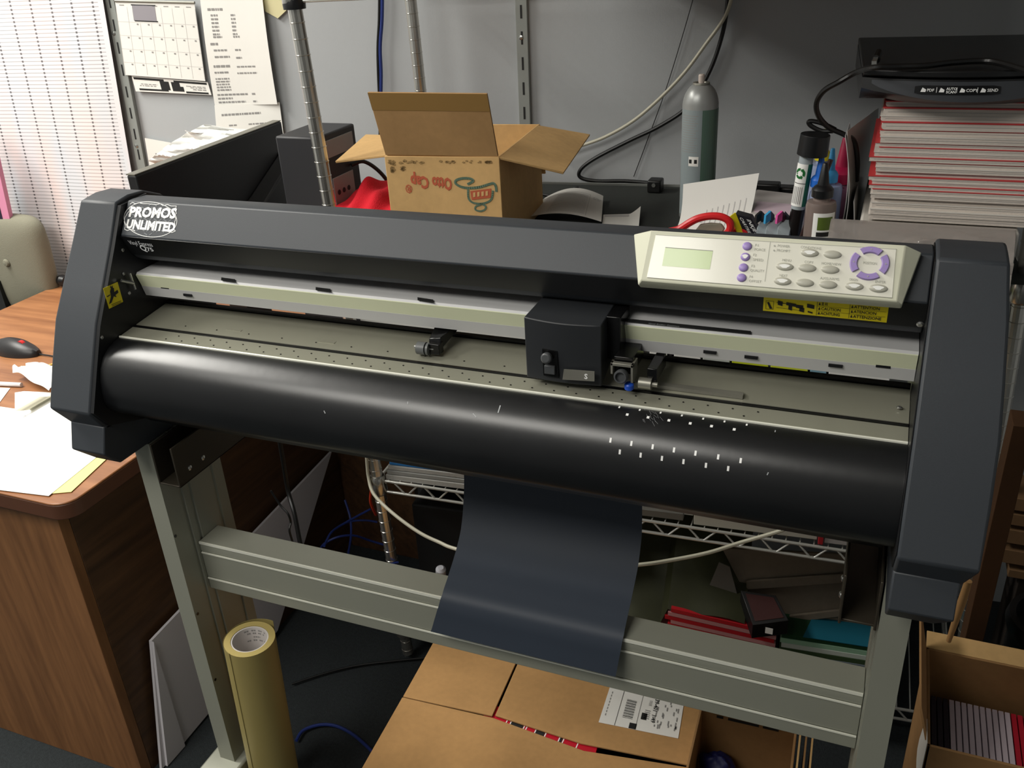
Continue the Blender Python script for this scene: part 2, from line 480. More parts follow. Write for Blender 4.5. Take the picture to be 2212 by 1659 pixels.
b.use(M_WHITE); o = cf(1262, 818, -.0049); b.text('S', o, (1, 0, 0), (0, .05, 1), .0085, bold=.0002)
b.build('name_plate', carr)
# pinch roller beside the carriage, with the blue tip
b = MB(M_BLKG)
c = Vector((.2015, .012, 1.062))
b.box(.196, .217, .012, .06, 1.058, 1.078)
b.box(.232, .243, .016, .06, 1.05, 1.066)
h = b.build('pinch_roller_arm', carr, bevel=.0008)
b = MB(M_STEEL)
b.box(.1945, .2195, .004, .010, 1.070, 1.0735); b.box(.217, .2195, .004, .024, 1.052, 1.0735); b.box(.1945, .197, .004, .012, 1.060, 1.0735)
b.build('roller_bracket', carr, bevel=.0004)
b = MB(mat('knob_grey', (70, 72, 74), 0.4)); b.lathe([(.0078, 0), (.0078, .006), (.0066, .008), (.0055, .008), (.005, .004)], (.2068, .006, 1.0585), (0, -1, .2), n=24, cap1=True)
b.build('roller_knob', carr)
b = MB(M_BLUE); b.lathe([(.0035, 0), (.0052, .002), (.0052, .007), (.004, .0085)], (.2150, .006, 1.0425), (0, -.1, 1), n=16)
b.build('blue_cap', carr)
b = MB(M_STEEL)
b.cyl((.224, .014, 1.0485), (.238, .014, 1.0485), .0065, n=20); b.cyl((.238, .014, 1.0485), (.2445, .014, 1.0485), .0028, n=12)
b.build('pinch_roller', carr)
# left pinch roller
c = at(922, 750, 'z', 1.0475)
b = MB(M_BLKG)
b.hexa([(c.x + .002, c.y - .001, c.z - .003), (c.x + .018, c.y - .001, c.z - .003), (c.x + .026, .075, 1.058), (c.x + .002, .075, 1.058)],
       [(c.x + .002, c.y + .004, c.z + .010), (c.x + .018, c.y + .004, c.z + .013), (c.x + .030, .075, 1.070), (c.x + .000, .075, 1.070)])
b.box(c.x + .006, c.x + .02, c.y - .006, c.y + .006, c.z - .006, c.z + .008)
pr = b.build('pinch_roller_arm', cut, bevel=.001)
b = MB(mat('roller_grey', (96, 98, 98), 0.4))
b.cyl((c.x - .010, c.y - .004, c.z), (c.x + .001, c.y - .004, c.z), .0080, n=24); b.cyl((c.x + .003, c.y - .004, c.z), (c.x + .006, c.y - .004, c.z), .0080, n=24)
b.use(M_SCREW); b.cyl((c.x - .0145, c.y - .004, c.z + .001), (c.x + .012, c.y - .004, c.z + .001), .0022, n=10)
b.build('pinch_roller', pr)

# little hinge hardware at the left end of the rail
b = MB(M_SCREW)
a = at(262, 606, 'x', -.489); e = at(289, 612, 'x', -.484)
b.cyl(a, e, .0022, n=12); b.build('latch_pin', cut); b = MB(M_SCREW)
a = at(280, 590, 'x', -.488); e = at(292, 625, 'x', -.488)
b.cyl(a, e, .0018, n=10)
b.build('latch_pin', cut)
for px, py in ((265, 540), (267, 591), (279, 633), (220, 729)):
    c = at(px, py, 'x', -.4938); MB(M_SCREW).lathe([(.0026, 0), (.0026, .0006), (.0015, .0016)], c, (1, 0, 0), n=14).build('screw', cut)
for px, py in ((1988, 700),):
    c = fp(px, py, .0002); MB(M_SCREW).lathe([(.0036, 0), (.0036, .0008), (.002, .002)], c, FN, n=16).build('screw', cut)
for px, py in ((1943, 881), (1969, 965)):
    c = at(px, py, 'z', 1.0405 if py < 900 else 1.031); MB(M_SCREW).lathe([(.003, 0), (.003, .0006), (.0018, .0016)], c, (0, 0, 1), n=14).build('screw', cut)

# ---- lettering and stickers on the hood
def hline(b, pts, w, off=.0006, closed=True):
    P = [hp(px, py, off) for px, py in pts]; n = len(P)
    for k in range(n if closed else n - 1):
        a = P[k]; c = P[(k + 1) % n]; d = (c - a)
        if d.length < 1e-7: continue
        s_ = d.cross(HN).normalized() * w; e = d.normalized() * w * .6
        b.poly([a - s_ - e, c - s_ + e, c + s_ + e, a + s_ - e])
st = MB(M_WHITE)
cx, cy = 325, 474
ov = [(cx + 57 * math.cos(a), cy + 38 * math.sin(a) + 0.06 * 57 * math.cos(a)) for a in [k * 2 * PI / 60 for k in range(60)]]
hline(st, ov, .0004)
mid = mat('sticker_pattern_grey', (112, 116, 120), .4)
st.use(mid)
for r in range(-4, 5):
    for k in range(-5, 6):
        x = cx + k * 10.5 + (r % 2) * 5; y = cy + r * 8 + 0.06 * (x - cx)
        if ((x - cx) / 52) ** 2 + ((y - cy) / 33) ** 2 < 1:
            s1 = 1 if (k + r) % 2 else -1
            hline(st, [(x - 3, y - 2 * s1), (x + 3, y + 2 * s1)], .0006, .0004, False)
st.use(M_WHITE)
jag = []
top = [(281, 441), (286, 437), (292, 440), (300, 438), (309, 440), (318, 440), (328, 441), (338, 442), (346, 440), (352, 444), (362, 442), (370, 445), (381, 445), (379, 454), (381, 461), (376, 466), (380, 472)]
bot = [(270, 470), (274, 462), (280, 455), (279, 448)]
hline(st, top, .0004, .0006, False); hline(st, bot, .0004, .0006, False)
hline(st, [(270, 470), (268, 479), (271, 488), (269, 495), (275, 498), (283, 495), (292, 499)], .0004, .0006, False)
hline(st, [(380, 472), (377, 480), (378, 488), (375, 495), (379, 499), (372, 502), (362, 500)], .0004, .0006, False)
def htext(b, s_, x0, y0, x1, y1, size, off=.0008, bold=.0, sx=None, up=None, slant=0.0):
    """text from pixel (x0,y0) baseline-left to (x1,y1) baseline-right"""
    a = hp(x0, y0, off); c = hp(x1, y1, off); L = (c - a).length; u = (c - a).normalized()
    cu = bpy.data.curves.new('m', 'FONT'); cu.body = s_; cu.size = size
    ob = bpy.data.objects.new('m', cu); me = bpy.data.meshes.new_from_object(ob)
    wd = max(p.co.x for p in me.vertices) - min(p.co.x for p in me.vertices)
    bpy.data.objects.remove(ob); bpy.data.curves.remove(cu); bpy.data.meshes.remove(me)
    w = (HN.cross(u).normalized() + u * slant)
    b.text(s_, a, u, w, size, bold=bold, sx=L / wd)
htext(st, 'PROMOS', 277, 467, 375, 471, .0185, bold=.0009, slant=.08)
htext(st, 'UNLIMITED', 271, 492, 374, 500, .0165, bold=.0008, slant=.05)
lab(st.build('logo_sticker', cut), 'white lettered round sticker')
# model lettering on the dark fascia
b = MB(mat('pale_print_white', (236, 238, 240), .5))
def ftext(b, s_, x0, y0, x1, y1, size, off=.0004, bold=0.0):
    a = fp(x0, y0, off); c = fp(x1, y1, off); L = (c - a).length; u = (c - a).normalized(); w = FN.cross(u).normalized()
    cu = bpy.data.curves.new('m', 'FONT'); cu.body = s_; cu.size = size
    ob = bpy.data.objects.new('m', cu); me = bpy.data.meshes.new_from_object(ob)
    wd = max(p.co.x for p in me.vertices) - min(p.co.x for p in me.vertices)
    bpy.data.objects.remove(ob); bpy.data.curves.remove(cu); bpy.data.meshes.remove(me)
    b.text(s_, a, u, w, size, bold=bold, sx=L / wd)
ftext(b, 'Vinyl Express', 281, 528, 331, 533, .0105)
ftext(b, 'Q', 306, 541, 318, 542, .0135, bold=.0003)
ftext(b, '75', 319, 542, 332, 543, .009, bold=.0002)
b.build('model_lettering', cut)
# yellow hand warning on the left side plate
def sx_(px, py, off=0.0): return at(px, py, 'x', -.4938 + off)
b = MB(M_YEL)
q = [sx_(223, 623, .0004), sx_(254, 609, .0004), sx_(266, 652, .0004), sx_(236, 667, .0004)]
b.ngon(q[::-1], .0003)
b.use(M_INKD)
for P in ([(236, 657), (240, 640), (238, 630), (240, 622), (246, 622), (247, 632), (252, 642), (246, 640), (241, 654)],
          [(231, 640), (238, 636), (238, 638), (232, 642)], [(246, 632), (254, 626), (256, 632), (250, 637)], [(238, 622), (239, 616), (241, 621), (243, 616), (244, 622)]):
    q = [sx_(x, y, .0008) for x, y in P]
    b.ngon(q[::-1], .0002)
for k in range(3):
    y = 654 + k * 3
    q = [sx_(241 + k, y + 4, .0008), sx_(262, y - 5, .0008), sx_(262, y - 4, .0008), sx_(241 + k, y + 5, .0008)]
    b.ngon(q[::-1], .0002)
lab(b.build('warning_label', cut), 'small yellow hand pinch warning')
# long yellow caution strip on the fascia
b = MB(M_YEL)
q = [fp(1650, 640, .0004), fp(1920, 663, .0004), fp(1915, 697, .0004), fp(1648, 671, .0004)]
b.ngon(q[::-1], .0003)
b.use(M_INKD)
Q = [fp(1650, 640, .0008), fp(1920, 663, .0008), fp(1915, 697, .0008), fp(1648, 671, .0008)]
def qtext(b, Q, s_, u0, v0, u1, size, bold=0.0):
    a = quadpt(Q, u0, v0); c = quadpt(Q, u1, v0); L = (c - a).length; u = (c - a).normalized(); w = (Q[0] - Q[3]); w = (w - u * w.dot(u)).normalized()
    cu = bpy.data.curves.new('m', 'FONT'); cu.body = s_; cu.size = size
    ob = bpy.data.objects.new('m', cu); me = bpy.data.meshes.new_from_object(ob)
    wd = max(p.co.x for p in me.vertices) - min(p.co.x for p in me.vertices)
    bpy.data.objects.remove(ob); bpy.data.curves.remove(cu); bpy.data.meshes.remove(me)
    b.text(s_, a, u, w, size, bold=bold, sx=L / wd)
for r, (l, rr) in enumerate((('\u6ce8\u610f', 'ATTENTION'), ('CAUTION', 'ATENCION'), ('ACHTUNG', 'ATTENZIONE'))):
    v0 = .27 + r * .31
    if r: qtext(b, Q, l, .475, v0, .475 + .022 * len(l), .0056, .00008)
    else:
        for (ua, ub, va, vb) in ((.475, .495, .09, .12), (.484, .488, .05, .27), (.475, .497, .24, .27), (.478, .493, .16, .19), (.503, .525, .09, .12), (.503, .525, .2, .23), (.506, .509, .09, .27), (.519, .522, .09, .27)): strip(b, Q, ua, ub, va, vb, Vector((0, 0, 0)))
    qtext(b, Q, rr, .735, v0, .735 + .022 * len(rr), .0056, .00008)
    for u0 in (.452, .712):
        A = quadpt(Q, u0, v0); B = quadpt(Q, u0 + .018, v0); Cc = quadpt(Q, u0 + .009, v0 - .2); b.poly([A, B, Cc])
for u0, u1, v0, v1 in ((.44, .985, .33, .345), (.44, .985, .645, .66), (.44, .443, .05, .95), (.70, .703, .05, .95), (.02, .085, .28, .30), (.02, .085, .84, .86), (.02, .023, .28, .86), (.083, .086, .28, .86)):
    strip(b, Q, u0, u1, v0, v1, Vector((0, 0, 0)))
b.poly([quadpt(Q, .03, .4), quadpt(Q, .045, .35), quadpt(Q, .078, .8), quadpt(Q, .055, .82)][::-1])
for u0, u1, v0, v1 in ((.11, .33, .33, .37), (.12, .16, .2, .5), (.19, .27, .27, .47), (.27, .33, .38, .58), (.3, .34, .5, .8), (.11, .32, .68, .7), (.36, .42, .25, .5), (.37, .41, .72, .82), (.21, .24, .45, .75)):
    A = quadpt(Q, u0, v0); B = quadpt(Q, u1, v0 + .06); Cc = quadpt(Q, u1, v1 + .06); D = quadpt(Q, u0, v1)
    b.poly([D, Cc, B, A])
lab(b.build('caution_label', cut), 'long yellow multilingual caution strip')

# ---- control panel
off = .018
fTL, fTR, fBR, fBL = hp(1407, 497, off), hp(1956, 529, off), hp(1938, 652, off), hp(1385, 605, off)
oTL, oTR, oBR, oBL = hp(1369, 506, .006), hp(1991, 545, .008), hp(1948, 661, .010), hp(1378, 615, .012)
oTL2, oBL2, oTR2, oBR2 = [p - HN * .012 for p in (oTL, oBL, oTR, oBR)]
top_l = hp(1405, 495, .004); top_r = hp(1958, 525, .004)
b = MB(M_BEIGE)
I = [b.pt(p) for p in (fTL, fTR, fBR, fBL, oTL, oTR, oBR, oBL, oTL2, oTR2, oBR2, oBL2)]
b.face((I[3], I[2], I[1], I[0]))
for k in range(4):
    j = (k + 1) % 4
    b.face((I[k], I[j], I[4 + j], I[4 + k])); b.face((I[4 + k], I[4 + j], I[8 + j], I[8 + k]))
b.face((I[8], I[9], I[10], I[11]))
pan = b.build('control_panel', cut, bevel=.0012)
oq = [hp(1417, 506.5, off + .0006), hp(1936, 537.5, off + .0006), hp(1927, 643.6, off + .0006), hp(1397, 599, off + .0006)]
b = MB(M_OVER); b.ngon(oq[::-1], .001)
b.build('keypad_overlay', pan)
OFFB = off + .0008
b = MB(M_LCD); q = [hp(1437, 534.5, OFFB), hp(1540, 542, OFFB), hp(1533, 582, OFFB), hp(1430, 574, OFFB)]
b.ngon(q[::-1], .0004)
b.use(M_INKG); e = HV * .0004
b.poly([q[0] - e, q[1] - e, q[1] + e, q[0] + e])
b.build('display_screen', pan)
def dome(px, py, rx, ry, m, name, label=None, extra=None, h=.0022):
    c = hp(px, py, OFFB); u = Vector((1, 0, 0)); v = HV
    b = MB(m); prof = [(1.0, 0), (.98, .35), (.86, .7), (.6, .92), (.25, 1.0)]
    rings = []
    for r, z in prof:
        rings.append([b.pt(c + u * (rx * r * math.cos(t)) + v * (ry * r * math.sin(t)) + HN * (h * z)) for t in [k * 2 * PI / 24 for k in range(24)]])
    for a, d in zip(rings, rings[1:]): b.bridge(a, d)
    b.face(rings[-1])
    if extra:
        b.use(M_WORN)
        b.poly([c + u * (rx * .55 * math.cos(t) * (1 + .3 * math.sin(3 * t))) + v * (ry * .5 * math.sin(t)) + HN * (h * 1.06) for t in [k * 2 * PI / 14 for k in range(14)]])
    o = b.build(name, pan)
    if label: lab(o, label)
for i, (px, py) in enumerate(((1614, 532), (1610, 555), (1606, 578), (1602, 600))):
    dome(px, py, .0047, .0043, M_PURP, 'function_button', extra=(i == 1))
for i, (px, py) in enumerate(((1749, 546.5), (1798, 550), (1695, 576), (1743.5, 579), (1793, 582.5), (1690, 607.6), (1738.5, 611), (1788.5, 615), (1845, 618.5), (1897, 623))):
    dome(px, py, .0084, .0040, M_OVAL, 'key', extra=(i in (0, 2, 5, 8, 9)), label='grey key with worn white centre' if i in (0, 2, 5, 8, 9) else None)
ac = hp(1878.5, 569, OFFB)
for k in range(4):
    a0 = k * PI / 2 + PI / 4 + .16; a1 = a0 + PI / 2 - .32
    b = MB(M_PURP); T = 10
    P = [(r, a0 + (a1 - a0) * i / T) for r in (.0115, .0168) for i in range(T + 1)]
    def cp(r, a, h): return ac + Vector((1, 0, 0)) * (r * math.cos(a)) + HV * (r * .93 * math.sin(a)) + HN * h
    lo = [b.pt(cp(.0108, a0 + (a1 - a0) * i / T, 0)) for i in range(T + 1)]; lo2 = [b.pt(cp(.0180, a0 + (a1 - a0) * i / T, 0)) for i in range(T + 1)]
    hi = [b.pt(cp(.0118, a0 + (a1 - a0) * i / T, .0022)) for i in range(T + 1)]; hi2 = [b.pt(cp(.0170, a0 + (a1 - a0) * i / T, .0022)) for i in range(T + 1)]
    for i in range(T):
        b.face((hi[i], hi2[i], hi2[i + 1], hi[i + 1])); b.face((lo[i], hi[i], hi[i + 1], lo[i + 1])); b.face((hi2[i], lo2[i], lo2[i + 1], hi2[i + 1]))
    b.face((lo[0], lo2[0], hi2[0], hi[0])); b.face((lo[T], hi[T], hi2[T], lo2[T]))
    am = (a0 + a1) / 2
    b.use(M_INKG)
    b.poly([cp(.0154, am, .0025), cp(.0138, am - .07, .0025), cp(.0138, am + .07, .0025)])
    b.build('arrow_button', pan)
b = MB(M_INKG)
def ptext(s_, x0, y0, x1, y1, size=.0036): htext(b, s_, x0, y0, x1, y1, size, off=OFFB + .0003)
for a in (('F1', 1630, 532, 1637, 532.5), ('FORCE', 1629, 541, 1652, 542.5), ('F2', 1626, 553, 1633, 553.5), ('SPEED', 1626, 563, 1648, 564.5), ('F3', 1622, 577, 1629, 577.5), ('QUALITY', 1620, 586, 1650, 588),
          ('F4', 1618, 600, 1625, 600.5), ('OFFSET', 1617, 609, 1644, 611), ('POWER', 1679, 533, 1705, 535), ('PROMPT', 1677, 543, 1706, 545), ('CONDITIONS', 1729, 536, 1773, 539.5), ('MENU', 1689, 564, 1708, 565.5),
          ('COPY', 1737, 568, 1756, 569.5), ('HOME/VIEW', 1774, 571, 1816, 574), ('NEXT', 1683, 597, 1700, 598.5), ('AXIS/ARMS', 1771, 603, 1812, 606), ('ORIGIN', 1834, 606, 1852, 607.5), ('ENTER', 1890, 611, 1912, 612.5), ('POSITION', 1864, 570, 1893, 572)):
    ptext(*a)
for px, py in ((1673, 531), (1672, 541)):
    c = hp(px, py, OFFB + .0003); b.poly([c + Vector((1, 0, 0)) * (.0009 * math.cos(t)) + HV * (.0009 * math.sin(t)) for t in [k * PI / 5 for k in range(10)]])
for x0, y0, x1, y1 in ((1664, 521, 1652, 608), (1417, 507, 1936, 538), (1397, 599, 1927, 643)):
    a = hp(x0, y0, OFFB + .0002); c = hp(x1, y1, OFFB + .0002); w = (c - a).cross(HN).normalized() * .0002
    b.poly([a - w, c - w, c + w, a + w])
b.build('key_lettering', pan)

# =================================================== stand
std = thing('cutter_stand', (0, 0.06, 0), 'grey metal H-shaped stand under the black cutter', 'stand')
for s in (-1, 1):
    xi, xo = s * .5, s * .531
    b = MB(M_ALU)
    x0, x1 = min(xi, xo), max(xi, xo)
    # extrusion with grooves on the inner side face
    g = .0035 * -s
    prof = [(-.004, 0), (.028, 0), (.030, g), (.034, g), (.036, 0), (.046, 0), (.048, g), (.052, g), (.054, 0), (.098, 0), (.100, g), (.105, g), (.107, 0), (.128, 0)]
    pts = [(xi - p[1] * .8, p[0]) for p in prof] + [(xo, .128), (xo, -.004)]
    a = [b.pt((p[0], p[1], .20)) for p in pts]; t = [b.pt((p[0], p[1], .857)) for p in pts]
    if s < 0: b.face(a[::-1]); b.face(t)
    else: b.face(a); b.face(t[::-1])
    for k in range(len(pts)):
        j = (k + 1) % len(pts); b.face((a[k], a[j], t[j], t[k]) if s < 0 else (a[j], a[k], t[k], t[j]))
    lg = b.build('leg', std)
    b = MB(M_ALU); xq0, xq1 = min(xi, xo) - .022, max(xi, xo) + .016
    b.prismx([(-.34, .0), (-.34, .06), (-.05, .2), (.128, .2), (.128, .0)], xq0, xq1)
    b.build('foot_bar', std, bevel=.004)
    # U shaped bracket carrying the cutter
    b = MB(M_BRONZE)
    xa = s * .498; xb = s * .458
    lo, hi = min(xa, xb), max(xa, xb)
    tp = .8975 if s > 0 else .8975
    b.box(lo, hi, -.006 if s < 0 else .0, .19, .790, .793)
    b.box(lo, lo + .003, -.006, .19, .790, .857); b.box(hi - .003, hi, -.006, .19, .790, .857)
    br = b.build('support_bracket', std, bevel=.001)
    for y in (.02, .05, .14): MB(M_SCREW).lathe([(.004, 0), (.004, .0012), (.002, .0025)], (s * .458, y, .81), (-s, 0, 0), n=14).build('bolt', br)
# cross beam with ribs
b = MB(M_ALU)
zt = .651
b.prismx([(.043, zt), (.0415, zt - .003), (.0415, zt - .019), (.043, zt - .0195), (.043, zt - .0225), (.0415, zt - .023), (.0415, zt - .070), (.043, zt - .0705), (.043, zt - .0735), (.0415, zt - .074), (.0415, zt - .094), (.088, zt - .094), (.088, zt)], -.4995, .4995)
beam = b.build('cross_beam', std, bevel=.0008)
for z, h in ((zt - .0015, .0022), (zt - .0208, .0012), (zt - .0722, .0012)):
    MB(M_ALUH).box(-.4985, .4985, .0398, .0416, z - h, z + h).build('highlight_bead', beam)  # pale beads paint the highlight lines along the beam ribs
for px, py in ((379, 1158), (427, 1326), (465, 1468)):
    c = at(px, py, 'x', -.4998); MB(M_BLKG).lathe([(.0025, 0), (.0025, .0006)], c, (1, 0, 0), n=12).build('screw_hole', std)
# =================================================== room
def roomq(name, pts, m, th=.05):
    b = MB(m); b.ngon(pts, th); return struct(b.build(name))
M_WALL = mat('wall_grey_paint', (174, 177, 179), .85, bump=.1, bscale=350, var=.04, vscale=3)
M_CARP = mat('carpet', (42, 47, 49), .95, bump=1.0, bscale=420, var=.5, vscale=160)
XL, XR, YF = -2.9, 1.9, -2.6
roomq('wall_back', [(XL, wy(XL), 0), (XR, wy(XR), 0), (XR, wy(XR), 2.7), (XL, wy(XL), 2.7)], M_WALL)
roomq('wall_left', [(XL, YF, 0), (XL, wy(XL), 0), (XL, wy(XL), 2.7), (XL, YF, 2.7)], M_WALL)
roomq('wall_right', [(XR, wy(XR), 0), (XR, YF, 0), (XR, YF, 2.7), (XR, wy(XR), 2.7)], M_WALL)
roomq('floor', [(XL, YF, 0), (XR, YF, 0), (XR, wy(XR), 0), (XL, wy(XL), 0)], M_CARP)
roomq('ceiling', [(XL, YF, 2.7), (XL, wy(XL), 2.7), (XR, wy(XR), 2.7), (XR, YF, 2.7)], mat('ceiling_tile', (200, 200, 196), .9))
roomq('wall_front', [(XR, YF, 0), (XL, YF, 0), (XL, YF, 2.7), (XR, YF, 2.7)], mat('wall_front_paint', (120, 122, 124), .9))
# =================================================== wall fittings and papers
Z = Vector((0, 0, 1)); WU = Vector((1, YAW, 0)).normalized()
M_STD = mat('standard_grey', (150, 154, 150), .5, .2)
def standard(pa, pb, label, ztop=2.3, zbot=.6):
    a = wall(*pa); c = wall(*pb); d = (c - a); 
    top = a + d * ((ztop - a.z) / d.z); bot = a + d * ((zbot - a.z) / d.z)
    o = thing('wall_standard', bot, label, 'shelf standard', 'slotted shelf standards on the wall')
    b = MB(M_STD); w = .0125; dd = WN * .011
    b.hexa([bot - WU * w, bot - WU * w + dd, bot + WU * w + dd, bot + WU * w], [top - WU * w, top - WU * w + dd, top + WU * w + dd, top + WU * w])
    b.build('channel', o, bevel=.001)
    u = (top - bot).normalized()
    n = int((top - bot).length / .0508)
    b = MB(M_INKD)
    for k in range(n):
        p = bot + u * (.02 + k * .0508) + dd * 1.03
        for s_ in (-1,):
            q = [p + WU * (-.0022), p + WU * .0022, p + WU * .0022 + u * .026, p - WU * .0022 + u * .026]
            b.poly(q)
    stuff(b.build('slot', o))
    for px, py in (((252, 71), (301, 313)) if pa[0] < 500 else ((1129, 80),)):
        p = wall(px, py) + WN * .0112
        MB(M_SCREW).lathe([(.0045, 0), (.0045, .001), (.002, .002)], p, WN, n=14).build('screw', o)
standard((243, 0), (313, 370), 'slotted metal wall standard beside the calendar, at the left')
standard((1128, 0), (1136, 245), 'slotted metal wall standard rising behind the open cardboard box')

M_PAP = mat('paper_white', (236, 234, 228), .8, spec=.2)
M_PAP2 = mat('paper_bright', (246, 246, 242), .8, spec=.2)
M_PR = mat('paper_print', (146, 144, 142), .8)
M_PRL = mat('paper_print_pale', (200, 198, 196), .8)
def sheet(name, px, label, cat, marks=(), offn=.004, m=None, curl=0.0, group=None, nu=14, nv=14, parent=None):
    """paper fixed to the wall from its four photo corners TL TR BR BL"""
    q = [wall(*p) + WN * offn for p in px]
    b = MB(m or M_PAP)
    def fn(u, v): return quadpt(q, u, v) + WN * (curl * (u * u) * (0.3 + .7 * v) + curl * .5 * math.sin(v * 3))
    b.grid(fn, nu, nv, .0004)
    for (u0, u1, v0, v1, mm) in marks:
        b.use(mm)
        k = max(1, int((u1 - u0) / .12))
        for i in range(k):
            a0 = lerp(u0, u1, i / k); a1 = lerp(u0, u1, (i + 1) / k)
            b.poly([fn(a0, v1) + WN * .0008, fn(a1, v1) + WN * .0008, fn(a1, v0) + WN * .0008, fn(a0, v0) + WN * .0008])
    o = b.build(name, parent)
    if parent is None: tag(o, label, cat, group)
    return o
def words(rows, mm=None):
    r = []
    rn = random.Random(3)
    for (u0, u1, v, h) in rows:
        u = u0
        while u < u1:
            w = rn.uniform(.02, .07); e = min(u + w, u1)
            r.append((u, e, v, v + h, mm or M_PRL)); u = e + .012
    return r
# calendar
cal = thing('wall_calendar', wall(353, 100), 'white month calendar hanging on the grey wall between standard and price list', 'calendar')
mk = [(.21, .50, .03, .24, mat('photo_grey', (150, 146, 152), .5)), (.20, .51, .025, .04, M_INKD), (.22, .515, .235, .25, M_INKD)]
for c in range(8):
    mk.append((.0 + c * .142, .003 + c * .142, .27 if c in (2, 3) else .06, .98, M_PRL))
for r in range(5): mk.append((.0, 1, .26 + .185 * r, .263 + .185 * r, M_PRL))
for r in range(4):
    for c in range(7):
        if r == 0 and c < 1: continue
        mk.append((.10 + c * .14, .122 + c * .14, .278 + .185 * r, .297 + .185 * r, M_PR))
for c in range(7): mk.append((.05 + c * .14, .11 + c * .14, .035, .045, M_PR)) if c not in (1, 2) else None
b_ = sheet('calendar_page', [(256, 3), (427, 8), (450, 173), (278, 160)], '', '', [m_ for m_ in mk if m_], parent=cal, offn=.012)
b = MB(M_STEEL); a = wall(256, 1) + WN * .012; c = wall(427, 5) + WN * .012; b.cyl(a, c, .003, n=10); b.build('spiral_binding', cal)
mk = [(.02, .42, .06, .2, M_INKD), (.06, .45, .78, .9, M_INKD), (.55, .98, .08, .22, M_INKD), (.68, .97, .82, .95, M_INKD), (.36, .48, .2, .8, M_INKD), (.51, .62, .2, .85, M_INKD), (.62, .66, .5, .85, M_INKD)]
mk += words([(.1, .32, .45, .05), (.08, .3, .56, .05), (.7, .95, .4, .05), (.75, .95, .5, .05), (.78, .95, .62, .07)], M_PR)
sheet('calendar_backing', [(289, 163), (453, 176), (461, 204), (298, 196)], '', '', mk, parent=cal, offn=.008)
rows = [(.37, .5, .17, .02), (.1, .34, .255, .018)] + [(.14, .25, .30 + .028 * k, .014) for k in range(6)] + [(.46, .53, .30 + .028 * k, .014) for k in range(6)] + \
       [(.14, .28, .46, .014), (.46, .56, .46, .014), (.08, .2, .51, .018), (.12, .34, .56, .014), (.46, .55, .56, .014), (.12, .36, .61, .014), (.46, .55, .62, .014), (.08, .34, .68, .018), (.45, .75, .69, .012), (.08, .3, .73, .014), (.44, .76, .74, .012)] + \
       [(.08, .3, .78 + .022 * k, .012) for k in range(5)] + [(.07, .55, .905, .014), (.07, .3, .935, .014), (.07, .5, .965, .014), (.62, .68, .905, .014), (.62, .68, .965, .014)]
sheet('price_list', [(430, -60), (566, -60), (608, 222), (468, 228)], 'tall white printed price list pinned to the wall right of the calendar', 'paper', words(rows, M_PR), offn=.006, curl=.012)
sheet('price_list_page', [(469, 226), (609, 219), (619, 300), (476, 312)], 'short printed sheet pinned just below the tall price list', 'paper', words([(.1, .7, .22, .05), (.2, .32, .5, .035), (.5, .9, .5, .035), (.2, .35, .68, .035), (.5, .9, .68, .035), (.2, .35, .78, .035), (.5, .9, .78, .035)], M_PR), offn=.011)
sheet('price_table', [(316, 297), (500, 330), (520, 430), (338, 430)], 'printed table sheet on the wall, low between standard and monitor', 'paper', words([(.35, .75, .12, .035)] + [(.1 + .14 * c, .17 + .14 * c, .22 + .055 * r, .025) for r in range(12) for c in range(5)], M_PR), offn=.006)
# yellow note
b = MB(mat('note_yellow', (222, 214, 168), .8)); P = [wall(x, y) + WN * .008 for x, y in ((562, -30), (570, 8), (577, 24), (604, 39), (624, 20), (640, -30))]
b.ngon(P, .0004); tag(b.build('yellow_note'), 'pale yellow note peeling off the wall above the wire rack post', 'note')

